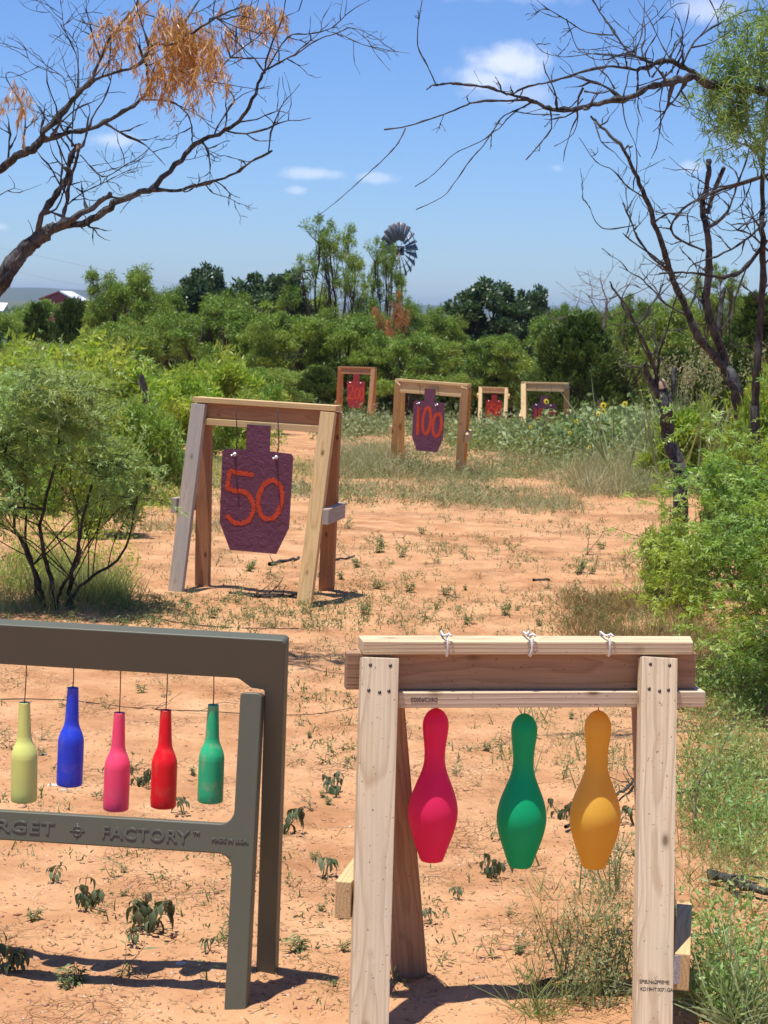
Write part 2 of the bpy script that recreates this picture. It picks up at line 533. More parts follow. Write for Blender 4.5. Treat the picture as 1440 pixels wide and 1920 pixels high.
M['hill'] = plain('scrub_hill', (.05, .075, .035), .95, noise=.01, amt=.6, col2=(.10, .09, .05))
M['soot'] = plain('dark_end_paint', (.07, .07, .085), .8, noise=30, amt=.4, col2=(.2, .17, .15))


def plate_mat(name, col, col2):
    t = NT(name)
    oc = t.obj()
    n1 = t.noise(t.mapping(oc, (1, 1, 2.2)), 26, 4, .6, .8)
    n2 = t.noise(oc, 5, 3, .6)
    c = t.mix(t.ramp(n2, [(.4, 0.0), (.65, .5)]), col, col2)
    sp = t.noise(oc, 75, 2, .5)
    c = t.mix(t.ramp(sp, [(.7, 0.0), (.76, .5)]), c, (.3, .2, .24))
    t.princ(Base_Color=c, Roughness=.42, Normal=t.bump(n1, .8, .012), Specular_IOR_Level=.45)
    return t.m


M['plate_purple'] = plate_mat('purple_paint', (.120, .034, .064), (.155, .050, .082))
M['plate_red'] = plate_mat('red_paint', (.29, .020, .02), (.22, .016, .018))


def spray():
    t = NT('orange_spray_paint')
    oc = t.obj()
    nz = t.noise(oc, 90, 3, .6)
    c = t.mix(t.ramp(nz, [(.4, 0.0), (.7, .6)]), (.56, .055, .012), (.34, .032, .02))
    t.princ(Base_Color=c, Roughness=.5, Normal=t.bump(t.noise(oc, 40, 3), .5, .004))
    return t.m


M['spray'] = spray()


def plastic(name, col, sss=.0, dust=.15, dustcol=(.45, .3, .2)):
    t = NT(name)
    oc = t.obj()
    nz = t.noise(oc, 22, 5, .7)
    n2 = t.noise(t.mapping(oc, (1, 1, .25)), 60, 3, .6)
    c = t.mix(t.ramp(t.math('MULTIPLY', nz, t.math('ADD', n2, .5)), [(.45, 0.0), (.75, dust)]), col, dustcol)
    b = t.princ(Base_Color=c, Roughness=.48, Specular_IOR_Level=.35)
    if sss:
        b.inputs['Subsurface Weight'].default_value = sss
        b.inputs['Subsurface Scale'].default_value = .02
        b.inputs['Subsurface Radius'].default_value = (1, .6, .5)
    return t.m


def shell(name, col):
    """thin walled coloured plastic that lets light through"""
    t = NT(name)
    nz = t.noise(t.obj(), 14, 4, .6)
    c = t.mix(t.ramp(nz, [(.4, 0.0), (.7, .12)]), col, tuple(min(1, a * 1.1 + .08) for a in col))
    b = t.n('ShaderNodeBsdfPrincipled', {'Base Color': c, 'Roughness': .5, 'Specular IOR Level': .35})
    tr = t.n('ShaderNodeBsdfTranslucent', {'Color': c})
    mx = t.n('ShaderNodeMixShader', {0: .42, 1: b.outputs[0], 2: tr.outputs[0]})
    t.t.links.new(mx.outputs[0], t.out.inputs[0])
    return t.m


# ------------------------------------------------------------------ GROUND and hills
def axis(lo, hi, seg):
    """seg: list of (start, end, step) fine zones; geometric growth outside."""
    a, b, st = seg
    mid = list(np.arange(a, b, st))
    x = b; s = st; right = []
    while x < hi: right.append(x); s *= 1.09; x += s
    right.append(hi)
    x = a; s = st; left = []
    while x > lo: s *= 1.12; x -= s; left.append(max(x, lo))
    return np.array(left[::-1] + mid + right)


gx = axis(-6000, 6000, (-1.9, 2.6, .022))
gy = axis(-60, 8000, (4.0, 12.6, .024))
XX, YY = np.meshgrid(gx, gy)
ZZ = gz(XX, YY, True)
nx = len(gx); ny = len(gy)
i = np.arange(ny - 1)[:, None] * nx; j = np.arange(nx - 1)[None, :]
q = np.stack([i + j, i + j + 1, i + nx + j + 1, i + nx + j], -1).reshape(-1, 4)
g = build('ground', np.stack([XX, YY, ZZ], -1).reshape(-1, 3), [q], M['ground'], smooth_=True)
tag(g, 'pale red sandy soil of the shooting lane, cracked and sun baked', 'ground', kind='structure')

hx = np.linspace(-3500, 3500, 240)
top = 7 + 13 * smooth(200, -500, hx) + 5 * vnoise(hx * .003, hx * 0 + 2) + 2.5 * vnoise(hx * .014, hx * 0 + 7)
rows = []
for k, fy in enumerate([0, .12, .35, .6, .85, 1.0]):
    rows.append(np.stack([hx * 1.0, 4000 + fy * 1400 + 0 * hx, -12 + (top + 12) * math.sin(fy * math.pi / 2) + (4 * vnoise(hx * .01, hx * 0 + k) if 0 < fy < .9 else 0)], -1))
rows.append(np.stack([hx, 6600 + 0 * hx, -12 + 0 * hx], -1))
HV = np.concatenate(rows); n = len(hx); i = np.arange(len(rows) - 1)[:, None] * n; j = np.arange(n - 1)[None]
q = np.stack([i + j, i + j + 1, i + n + j + 1, i + n + j], -1).reshape(-1, 4)
tag(build('hills', HV, [q], M['hill'], smooth_=True), 'long low blue hills along the horizon', 'hills', kind='structure')


# ------------------------------------------------------------------ stands
def nail(p, nrm, parent, r=.0042):
    t = Tubes(); p = np.array(p); nrm = np.array(nrm)
    t.add([p - nrm * .004, p + nrm * .0012], [r, r], 8)
    return t.build('nail', M['nail'], parent)


def V3(a): return np.array([float(a[0]), float(a[1]), float(a[2])])


def stand(label, feet, tl, tr, Yl, Yr, mats, group=None, ext=(0, 0), beam_ext=(0, 0), low_ext=(0, 0), brace=(None, None), legw=.089, low_cut=None, nails=True, wth=.089, slant=True, topcut=0.0):
    """feet: pixel positions FL FR RL RR.  tl/tr: pixel of the top board's upper left / right corners."""
    FL, FR, RL, RR = [G(*f) for f in feet]
    A = P(*tl, Yl); B = P(*tr, Yr)
    base = (FL + FR + RL + RR) / 4
    root = empty('wooden_target_stand', base, label, 'stand', group)
    d = unit(B - A); up = np.array([0, 0, 1.0]); up = unit(up - d * up.dot(d)); nrm = unit(np.cross(d, up))
    if nrm[1] > 0: nrm = -nrm
    # A, B are on the front upper edge of the top board: centre line is half a width behind
    T = .038; TT = .031
    cA = A - nrm * wth / 2 - up * T / 2; cB = B - nrm * wth / 2 - up * T / 2
    o = board('top_board', cA - d * ext[0] + up * (T - TT) / 2, cB + d * ext[1] + up * (T - TT) / 2, wth, TT, up, mats['top'], root, cut1=topcut)
    cA = cA + up * (T - TT); cB = cB + up * (T - TT)
    bA = cA - up * (T / 2 + wth / 2 + .001); bB = cB - up * (T / 2 + wth / 2 + .001)
    beam = board('crossbeam', bA - d * beam_ext[0], bB + d * beam_ext[1], wth, T, nrm, mats['beam'], root)
    lA = bA - up * (wth / 2 + T / 2 + .001); lB = bB - up * (wth / 2 + T / 2 + .001)
    board('lower_board', lA + d * low_ext[0] + nrm * .004, lB + d * low_ext[1] + nrm * .004, wth, T, up, mats['low'], root)
    tops = {'FL': A, 'FR': B}
    ft = [(FL, cA + d * legw / 2, 1, 0), (FR, cB - d * legw / 2, 1, 1), (RL, cA + d * legw / 2, -1, 0), (RR, cB - d * legw / 2, -1, 1)]
    legs = []
    for k, (foot, tp, sgn, side) in enumerate(ft):
        foot = V3(foot)
        if k < 2: ins = stand_inset[side]
        else: ins = stand_inset_r[side]
        tp = tp + d * ins * (1 if side == 0 else -1)
        tpt = tp - up * (T / 2 + .003) + nrm * sgn * (T + .002)
        ax = unit(tpt - foot)
        nn = unit(nrm * sgn - ax * (nrm * sgn).dot(ax))
        bot = foot - ax * .02
        m = mats['legs'][k]
        lg = board('leg', bot, tpt - ax * .006, legw, T, nn, m, root)
        legs.append((lg, bot, tpt, ax, nn))
        if nails and sgn > 0:
            for (a, b) in ((.018, -.024), (.018, .024), (.078, -.022), (.082, .0), (.078, .026)):
                sd = np.cross(nn, ax)
                pp = tpt - ax * (.006 + a) + sd * b + nn * (T / 2)
                nail(pp, nn, lg)
    for side, br in enumerate(brace):
        if br is None: continue
        h, y0, y1, mt = br; h = h + float(base[2])
        l0 = legs[side]; l1 = legs[side + 2]
        f = lambda L: L[1] + (L[2] - L[1]) * ((h - L[1][2]) / (L[2][2] - L[1][2]))
        a = f(l0); b = f(l1)
        sd = unit(b - a)
        out = d * (-1 if side == 0 else 1)
        c0 = a - sd * y0 + out * (legw / 2 + T / 2 + .006); c1 = b + sd * y1 + out * (legw / 2 + T / 2 + .006)
        board('side_brace', c0, c1, wth, T, out, mt, root)
    return root, dict(A=cA, B=cB, d=d, up=up, n=nrm, legs=legs, low=(lA, lB))


stand_inset = (-.004, .042); stand_inset_r = (.01, .042)
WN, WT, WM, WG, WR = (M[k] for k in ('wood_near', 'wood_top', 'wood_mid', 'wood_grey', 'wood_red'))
pin_root, pin_i = stand('weathered wooden sawhorse holding the three bowling pins, right foreground',
    [(690, 1958), (1222, 1962), (768, 1826), (1236, 1838)], (681, 1203), (1300, 1204), 4.62, 4.74,
    dict(top=WT, beam=M['wood_brown_shade'], low=WN, legs=[WN, WN, M['wood_brown_shade'], M['wood_brown_shade']]), group='wooden sawhorse stands', ext=(0, 0), beam_ext=(.035, .018), low_ext=(.088, .036), topcut=-.02,
    brace=((.32, -.0, .03, WM), (.16, .0, .03, WM)))


def text_obj(name, body, size, mat, W, parent, extrude=.0004, bevel=0.0, align='CENTER', sp=1.0):
    cu = bpy.data.curves.new(name, 'FONT'); cu.body = body; cu.size = size; cu.extrude = extrude
    cu.bevel_depth = bevel; cu.align_x = align; cu.align_y = 'CENTER'; cu.space_character = sp
    cu.resolution_u = 4
    tmp = bpy.data.objects.new(name, cu); COL.objects.link(tmp)
    dg = bpy.context.evaluated_depsgraph_get()
    me = bpy.data.meshes.new_from_object(tmp.evaluated_get(dg))
    bpy.data.objects.remove(tmp); bpy.data.curves.remove(cu)
    me.name = name; me.materials.clear(); me.materials.append(mat)
    return link(name, me, parent, W)


def basis(o, x, y, z):
    x, y, z = (Vector([float(c) for c in a]) for a in (x, y, z))
    return Matrix.Translation(Vector([float(c) for c in o])) @ Matrix((x, y, z)).transposed().to_4x4()


# stamps on the sawhorse
lg, bot, tpt, ax, nn = pin_i['legs'][1]
sd = np.cross(ax, nn)
if sd[0] < 0: sd = -sd
L = np.linalg.norm(tpt - bot)


def on_leg(frac, off=0, lift=.0193): return bot + (tpt - bot) * frac + nn * lift + sd * off


text_obj('ink_stamp', 'SPIB.No2PRIME', .0125, M['ink'], basis(on_leg(.178, -.002), sd, ax, nn), lg, .0003, 0, sp=.9)
text_obj('ink_stamp', 'KD19HT 0071.GA', .0115, M['ink'], basis(on_leg(.160, .004), sd, ax, nn), lg, .0003, 0, sp=.9)
lA, lB = pin_i['low']
low_ob = [c for c in pin_root.children if c.name.startswith('lower_board')][0]
pp = lA + pin_i['d'] * .150 + pin_i['n'] * (.004 + .0445 + .0004) + pin_i['up'] * .002
text_obj('ink_stamp', 'DEC292022', .0145, M['ink'], basis(pp, -pin_i['d'], -pin_i['up'], pin_i['n']), low_ob, .0003, 0, sp=.9)
# store tag stapled to the right brace
p = P(1269, 1818, 4.475)
tg = board('price_tag', p + np.array([0, 0, .034]), p - np.array([0, 0, .034]), .018, .001, (0.5, -1, 0), M['tagpaper'], pin_root, 0)

stand_inset = (0, 0); stand_inset_r = (0, 0)
# pins
PIN = [(0, .5), (.012, 9), (.03, 15.5), (.06, 21), (.09, 23.5), (.12, 24), (.17, 22.8), (.23, 20.5), (.30, 19), (.345, 19.3), (.39, 21.5), (.44, 26), (.50, 33), (.56, 39.5), (.62, 44), (.67, 45.8), (.72, 45.2), (.78, 42), (.84, 37), (.90, 31), (.96, 25), (.985, 22.5), (1, 20), (1, 0.5)]


def lathe(name, prof, scale_r, length, m, parent, world, seg=48):
    pr = np.array(prof, float)
    k = len(pr); a = np.arange(seg) * 2 * math.pi / seg
    V = np.stack([np.outer(pr[:, 1] * scale_r, np.cos(a)), np.outer(pr[:, 1] * scale_r, np.sin(a)), np.repeat(-pr[:, 0:1] * length, seg, 1)], -1).reshape(-1, 3)
    i = np.arange(k - 1)[:, None] * seg; j = np.arange(seg)[None]; j2 = (j + 1) % seg
    q = np.stack([i + j, i + seg + j, i + seg + j2, i + j2], -1).reshape(-1, 4)
    return build(name, V, [q], m, parent, True, world)


def refine(prof, n=5):
    pr = np.array(prof, float); out = []
    for a in range(len(pr) - 1):
        p0 = pr[max(a - 1, 0)]; p1 = pr[a]; p2 = pr[a + 1]; p3 = pr[min(a + 2, len(pr) - 1)]
        for s in range(n):
            t = s / n
            out.append(.5 * ((2 * p1) + (-p0 + p2) * t + (2 * p0 - 5 * p1 + 4 * p2 - p3) * t * t + (-p0 + 3 * p1 - 3 * p2 + p3) * t ** 3))
    out.append(pr[-1]); return np.array(out)


PINR = np.vstack([refine(PIN[:-2], 4), PIN[-2:]])
pinc = [((818, 830), 1327, 1613, (1.0, .035, .165), 'pink red bowling pin hanging under the sawhorse beam, nearest its left leg', 'pink'),
        ((984, 985), 1337, 1624, (.005, .56, .22), 'green bowling pin hanging in the middle under the sawhorse beam', 'green'),
        ((1122, 1130), 1331, 1625, (1.0, .62, .085), 'yellow orange bowling pin hanging under the sawhorse beam by its right leg', 'orange')]
for (uh, uc), v0, v1, colr, lab, nm in pinc:
    f = (uh - 680) / (1298 - 680)
    cen = pin_i['A'] + (pin_i['B'] - pin_i['A']) * f
    Y = cen[1] + .024
    top_ = P(uh, v0, Y); botm = P(uh - 9, v1, Y)
    L_ = np.linalg.norm(top_ - botm); z = unit(top_ - botm); x = unit(np.cross([0, 1, 0], z)); y = np.cross(z, x)
    m = shell('pin_' + nm, colr)
    o = lathe('bowling_pin', PINR, L_ / 287 * 1.0, L_, m, None, basis(top_, x, y, z), 64)
    tag(o, lab, 'bowling pin', 'bowling pins hanging from the sawhorse')
    # cord over the top board: loop round it, knot on top, drop to the pin head
    d, up, nr = pin_i['d'], pin_i['up'], pin_i['n']
    c = pin_i['A'] + d * np.dot(P(uc, 1200, Y) - pin_i['A'], d)
    w2 = .0445 + .0035; t2 = .019 + .003
    t = Tubes()
    jig = lambda: rng.normal(size=3) * .0006
    pts = [c + nr * .02 - up * (t2 + .0015), c + nr * (w2 - .004) - up * (t2), c + nr * w2 - up * (t2 - .006), c + nr * (w2 + .0005) + d * .001, c + nr * w2 + up * (t2 - .004) - d * .001, c + nr * (w2 - .006) + up * (t2 + .0005) - d * .002, c + up * (t2 + .001) - d * .003, c - nr * (w2 - .004) + up * (t2), c - nr * w2 + up * .01, c - nr * w2 - up * .03]
    t.add(np.array(pts) + np.array([jig() for _ in pts]), .0026, 7)
    pts2 = [c + nr * (w2 - .016) + up * (t2 + .002), c + nr * (w2 - .010) + up * (t2 + .007) + d * .004, c + nr * (w2 - .002) + up * (t2 + .006) - d * .006, c + nr * (w2 - .004) + up * (t2 + .004) - d * .011]
    t.add(pts2, .0030, 7)
    t.add([c + nr * (w2 - .014) + up * (t2 + .001), c + nr * (w2 - .008) + up * (t2 + .009) + d * .003, c + nr * w2 + up * (t2 + .004) + d * .009], .0028, 7)
    if nm == 'green':
        t.add([c + nr * w2 + up * (t2 - .003) + d * .003, c + nr * (w2 + .001) + d * .001 - up * .008, c + nr * w2 - up * t2 - d * .006], .0024, 7)
        t.add([c + nr * (w2 - .01) + up * (t2 + .003), c + nr * (w2 - .004) + up * (t2 + .015) - d * .008, c + nr * (w2) + up * (t2 + .008) - d * .012], .0028, 7)
    t.build('cord_loop', M['white_cord'], o)
    t = Tubes(); t.add([top_ + z * .03, top_ - z * .002], .0012, 6)
    t.build('cord', M['black_cable'], o)

# ---------------- olive plastic stand
cR = P(537, 1212, 4.74); cL_dir = unit(P(0, 1171, 4.74 + .105) - P(535, 1200, 4.74))
topR = P(535, 1201, 4.735)
s_ax = unit(np.array([cL_dir[0], cL_dir[1], 0.0]))          # leftwards along the stand
n_ax = unit(np.array([s_ax[1], -s_ax[0], 0])); n_ax = n_ax if n_ax[1] < 0 else -n_ax   # towards the camera
rearfoot = G(509, 1832); frontfoot = G(437, 1893)
obase = (rearfoot + frontfoot) / 2
olive = empty('plastic_target_stand', obase, 'dark olive plastic folding stand with raised lettering, left foreground', 'stand')
WID = 1.00


def round_poly(pts, rad, seg=6):
    out = []; n = len(pts)
    for k in range(n):
        p = np.array(pts[k], float); a = np.array(pts[k - 1], float); b = np.array(pts[(k + 1) % n], float); r = rad[k]
        if r <= 0: out.append(p); continue
        u = unit(a - p); w = unit(b - p); ang = math.acos(np.clip(u.dot(w), -1, 1)); t = r / math.tan(ang / 2)
        p1 = p + u * t; p2 = p + w * t; cc = p + unit(u + w) * (r / math.sin(ang / 2))
        a1 = math.atan2(*(p1 - cc)[::-1]); a2 = math.atan2(*(p2 - cc)[::-1]); da = (a2 - a1 + math.pi) % (2 * math.pi) - math.pi
        for s in range(seg + 1):
            th = a1 + da * s / seg; out.append(cc + r * np.array([math.cos(th), math.sin(th)]))
    return out


def panel(name, pts, thick, W, m, parent, bev=.0035):
    bm = bmesh.new()
    vs = [bm.verts.new((float(p[0]), float(p[1]), 0)) for p in pts]
    vb = [bm.verts.new((float(p[0]), float(p[1]), -thick)) for p in pts]
    n_ = len(pts)
    bm.faces.new(vs); bm.faces.new(vb[::-1])
    for k in range(n_): bm.faces.new([vs[k], vb[k], vb[(k + 1) % n_], vs[(k + 1) % n_]])
    bmesh.ops.recalc_face_normals(bm, faces=bm.faces[:])
    ed = [e for e in bm.edges if abs(e.verts[0].co.z - e.verts[1].co.z) < 1e-6]
    bmesh.ops.bevel(bm, geom=ed, offset=bev, segments=3, profile=.5, affect='EDGES')
    bmesh.ops.triangulate(bm, faces=[f for f in bm.faces if len(f.verts) > 4], ngon_method='EAR_CLIP')
    o = from_bm(name, bm, m, parent, W, False)
    me = o.data
    for p_ in me.polygons: p_.use_smooth = len(p_.vertices) == 4 and p_.area < .004
    return o


# local coords: x = rightwards, y = up the slope, z = outward normal of the panel
def slope_basis(origin, foot, toward):
    y = unit(origin - foot); x = -s_ax
    z = unit(np.cross(x, y))
    y = np.cross(z, x)
    return x, y, z


o_top = topR + 0
rf = rearfoot.copy(); rf = rf - s_ax * np.dot(rf - o_top, s_ax)         # same s as the top corner
xr, yr, zr = slope_basis(o_top, rf, 1)
if zr[1] > 0: zr = -zr
LR = np.linalg.norm(o_top - rf) + .012
bw, lw = .112, .049
lean = -.028
pts = [(0, 0), (lean, -LR), (lean - lw, -LR), (-lw - .004, -bw - .03), (-.13, -bw), (-WID + .13, -bw), (-WID + lw, -bw - .03), (-WID + lw + lean, -LR), (-WID + lean, -LR), (-WID, 0)]
pts = [(0, 0), (lean, -LR), (lean - lw, -LR), (-lw - .0035, -.130), (-.085, -.127), (-.118, -.104), (-WID + .118, -.104), (-WID + .085, -.127), (-WID + lw - .0035, -.130), (-WID + lw + lean, -LR), (-WID + lean, -LR), (-WID, 0)]
rad = [.012, .008, .008, .006, .012, .025, .025, .012, .006, .008, .008, .012]
rp = panel('rear_frame', round_poly(pts, rad), .05, basis(o_top, xr, yr, zr), M['olive'], olive)
# front H piece, hinged just behind the skirt of the beam
hinge = P(491, 1300, 4.735)
ffr = G(461, 1897)
yf = unit(hinge - ffr); zf = unit(np.cross(xr, yf)); xf = np.cross(yf, zf)
LF = np.linalg.norm(hinge - ffr) + .012
sh = 0.0
lw2 = .054


def fx(u, v):   # pixel on the front panel plane -> local x, y
    dd = ray(u, v); o = np.array([0, 0, H]); t = np.dot(hinge - o, zf) / np.dot(dd, zf); p = o + dd * t - hinge
    return float(p @ xf), float(p @ yf)


rt1 = fx(418, 1545)[1]; rt0 = fx(418, 1601)[1]
rx = fx(466, 1500)[0]
wr = lambda x: x
WF = WID - .12
print('rail', rt1, rt0, LF)
pts = [(0, 0), (0, -LF), (-lw2, -LF), (-lw2, rt0), (-WF + lw2, rt0), (-WF + lw2, -LF), (-WF, -LF), (-WF, 0), (-WF + lw2, 0), (-WF + lw2, rt1), (-lw2, rt1), (-lw2, 0)]
rad = [.012, .008, .008, .035, .035, .008, .008, .012, .010, .035, .035, .010]
fp = panel('front_frame', round_poly(pts, rad, 8), .042, basis(hinge, xf, yf, zf), M['olive'], olive)
ymid = (rt1 + rt0) / 2


def lettering(body, u0, u1, size, vv, name='raised_lettering', sp=1.05, ex=.0012, par=None):
    x0 = fx(u0, vv)[0]; x1 = fx(u1, vv)[0]; y = fx((u0 + u1) / 2, vv)[1]
    o = text_obj(name, body, size, M['olive_text'], Matrix.Identity(4), None, ex, .0007, 'CENTER', sp)
    w = max(v.co.x for v in o.data.vertices) - min(v.co.x for v in o.data.vertices)
    k = (x1 - x0) / w
    for v in o.data.vertices: v.co.x *= k
    W = basis(hinge + xf * ((x0 + x1) / 2) + yf * y + zf * .0006, xf, yf, zf)
    o.parent = fp; o.matrix_basis = wmat(fp).inverted() @ W
    return o


lettering('TARGET', -66, 103, .041, 1550)
lettering('FACTORY', 190, 354, .041, 1566)
lettering('TM', 362, 375, .009, 1562)
lettering('MADE IN U.S.A.', 397, 466, .0125, 1576)
# cross-hair emblem
ex, ey = fx(145, 1558)
t = Tubes(); cc = hinge + xf * ex + yf * ey + zf * .0008
ring = [cc + .0115 * (math.cos(a) * xf + math.sin(a) * yf) for a in np.linspace(0, 2 * math.pi, 25)]
t.add(ring, .0014, 6)
for a in range(4):
    dv = math.cos(a * math.pi / 2) * xf + math.sin(a * math.pi / 2) * yf
    t.add([cc, cc + dv * .019], .0013, 6)
t.build('raised_emblem', M['olive_text'], fp)
hx_, hy_ = fx(430, 1600)
t = Tubes(); t.add([hinge + xf * hx_ + yf * hy_ - zf * .002, hinge + xf * hx_ + yf * hy_ + zf * .0004], [.0085, .0085], 20); mp_ = t.build('mould_plug', M['olive'], fp)
for p_ in mp_.data.polygons: p_.use_smooth = False

# bottles
BOT = [(0, .3), (0, 9.6), (.006, 10.2), (.02, 10.3), (.30, 12.6), (.36, 13.6), (.40, 15.5), (.45, 19.5), (.50, 22.6), (.54, 23.8), (.60, 24.1), (.975, 24.1), (.993, 23.2), (1, 21), (1, .3)]
BOTR = np.vstack([BOT[:3], refine(BOT[2:12], 4), BOT[12:]])
bots = [(50, 46, 45, 1240, 1318, 1502, (.68, .72, .20), 'pale yellow green plastic bottle hanging from the olive stand, leftmost'),
        (138, 137, 130, 1250, 1290, 1472, (.02, .055, .62), 'blue plastic bottle hanging highest from the olive stand'),
        (226, 224, 217, 1256, 1337, 1518, (.95, .07, .17), 'pink plastic bottle hanging lowest from the olive stand'),
        (314, 311, 306, 1263, 1332, 1513, (.82, .005, .015), 'bright red plastic bottle hanging from the olive stand'),
        (401, 400, 394, 1268, 1322, 1503, (.025, .46, .20), 'dusty green plastic bottle hanging from the olive stand, nearest its leg')]
for u0, ut, ub, vc, vt, vb, colr, lab in bots:
    along = (535 - u0) / 770.0
    cpos = o_top + s_ax * along + yr * (-.095) - zr * .025
    Y = cpos[1] + .004
    top_ = P(ut, vt, Y); bt = P(ub, vb, Y); z = unit(top_ - bt); x = unit(np.cross([0, 1, 0], z)); y = np.cross(z, x)
    Lb = np.linalg.norm(top_ - bt)
    m = plastic('bottle_' + lab.split()[1 if lab[0] != 'b' or lab.startswith('bright') else 0], colr, .1, .55 if 'dusty' in lab else .18, (.5, .36, .2))
    o = lathe('plastic_bottle', BOTR, Lb / 184, Lb, m, None, basis(top_, x, y, z), 48)
    tag(o, lab, 'bottle', 'plastic bottles hanging from the olive stand')
    t = Tubes(); t.add([P(u0, vc - 20, Y), P(u0, vc, Y), P((u0 + ut) / 2 + .5, (vc + vt) / 2, Y), P(ut, vt, Y) - z * .004], .0014, 6)
    t.build('cord', M['cord'], o)

# ---------------- distance targets
HW = .229
OUT = [(-.076, 0), (.076, 0), (.076, -.152), (.215, -.158), (.229, -.175), (.224, -.60), (.150, -.762), (-.150, -.762), (-.226, -.60), (-.229, -.178), (-.200, -.155), (-.076, -.152)]


def arc(cx, cy, rx, ry, a0, a1, n=18, tilt=0):
    a = np.radians(np.linspace(a0, a1, n)); x = rx * np.cos(a); y = ry * np.sin(a); tt = R_(tilt)
    return [(cx + X * math.cos(tt) - Y * math.sin(tt), cy + X * math.sin(tt) + Y * math.cos(tt)) for X, Y in zip(x, y)]


DIG = {
    '5': [[(.07, .092), (-.062, .105), (-.072, .01), (-.02, .0)] + arc(.0, -.085, .078, .088, 92, -148, 16)],
    '0': [arc(0, 0, .068, .108, 100, 470, 26, -8)],
    '1': [[(.0, .11), (-.004, 0), (-.002, -.11)]],
    '2': [arc(-.005, .055, .058, .052, 165, -30, 12) + [(-.02, -.05), (-.05, -.085), (-.075, -.10), (.0, -.085), (.085, -.098)]],
}


def ribbon(cl, pts, w, W, z0, rough_=.2):
    p = np.array(pts, float)
    # resample
    seg = np.linalg.norm(np.diff(p, axis=0), axis=1); s = np.concatenate([[0], np.cumsum(seg)])
    nn = max(6, int(s[-1] / .008)); si = np.linspace(0, s[-1], nn)
    p = np.stack([np.interp(si, s, p[:, 0]), np.interp(si, s, p[:, 1])], -1)
    k = np.array([.25, .5, .25])
    for _ in range(2): p[1:-1] = .25 * p[:-2] + .5 * p[1:-1] + .25 * p[2:]
    T = unit(np.gradient(p, axis=0)); Nn = np.stack([-T[:, 1], T[:, 0]], -1)
    ww = w / 2 * (1 + rough_ * rng.normal(size=(nn, 2)))
    ww[0] *= .6; ww[-1] *= .6
    zz = z0 + np.linspace(0, .0006, nn)
    A_ = np.column_stack([p + Nn * ww[:, :1], zz]); B_ = np.column_stack([p - Nn * ww[:, 1:], zz])
    V = np.empty((2 * nn, 3)); V[0::2] = A_; V[1::2] = B_
    q = np.array([[2 * a, 2 * a + 1, 2 * a + 3, 2 * a + 2] for a in range(nn - 1)])
    cl.add(V, q)
    kk = nn * 5; i_ = rng.integers(0, nn, kk); off = (rng.normal(size=(kk, 2)) * w * .42)
    C_ = np.column_stack([p[i_] + off, np.full(kk, z0 + .0008)]); sz_ = rng.uniform(.0012, .0035, kk)
    sq = np.array([[1, 0, 0], [0, 1, 0], [-1, 0, 0], [0, -1, 0]], float)
    cl.add((C_[:, None] + sq[None] * sz_[:, None, None]).reshape(-1, 3), (np.arange(kk) * 4)[:, None] + np.arange(4)[None])


def plate(label, top, W, m, digs, w=.028, hang=None, group='steel torso targets', bolts=True):
    bm = bmesh.new()
    vs = [bm.verts.new((a, b, 0)) for a, b in OUT]; f = bm.faces.new(vs)
    r = bmesh.ops.extrude_face_region(bm, geom=[f])
    for e in r['geom']:
        if isinstance(e, bmesh.types.BMVert): e.co.z -= .0095
    bmesh.ops.recalc_face_normals(bm, faces=bm.faces[:])
    o = from_bm('steel_target', bm, m, None, W)
    tag(o, label, 'target', group)
    for ch, dx, dy, sx, sy in digs:
        cl = Cloud()
        for st in DIG[ch]: ribbon(cl, [(a * sx + dx, b * sy + dy) for a, b in st], w, W, .0015)
        cl.build('painted_numeral', M['spray'], o, W)
    if hang is not None:
        for sx in (-.145, .125):
            t = Tubes()
            loc = W @ Vector((sx, -.185, .012)); up = W @ Vector((sx, -.185 + hang, -.012 + 0.03))
            t.add([(W @ Vector((sx, -.185, -.012))), loc], [.011, .011], 10)
            t.add([loc, (W @ Vector((sx + .002, -.19, .06)))], [.006, .004], 8)
            t.build('hook_bolt', M['bolt'], o)
            t = Tubes(); t.add([W @ Vector((sx, -.18, -.012)), W @ Vector((sx + .004, -.10, -.014)), up], .0035, 6); t.build('hanger_cable', M['black_cable'], o)
    return o


def target(label_s, label_p, feet, tl, tr, Yl, Yr, mats, ptop, pcol, digs, pscale=1.0, tilt=6, brace=True, bolts=True, w=.028, low=(0.08, -0.08), bh=.5, bm=None):
    root, I = stand(label_s, feet, tl, tr, Yl, Yr, mats, group='wooden sawhorse stands', nails=False, low_ext=low, beam_ext=(-.02, -.02),
                    brace=((bh, .03, .03, bm or mats['low']), (bh, .04, .04, bm or mats['low'])) if brace else (None, None))
    d, up, nr = I['d'], I['up'], I['n']
    f = (ptop[0] - tl[0]) / (tr[0] - tl[0])
    Yp = Yl + (Yr - Yl) * f
    x = unit(np.array([d[0], d[1], d[2]])); z = unit(nr + up * math.tan(R_(-tilt))); z = unit(z - x * z.dot(x)); y = np.cross(z, x)
    tp = P(ptop[0], ptop[1], Yp - .055)
    W = basis(tp, x * pscale, y * pscale, z * pscale)
    hang = np.dot(I['A'] - tp, up) + .185 - .02 if bolts else None
    plate(label_p, None, W, pcol, digs, w, hang)
    return root, I


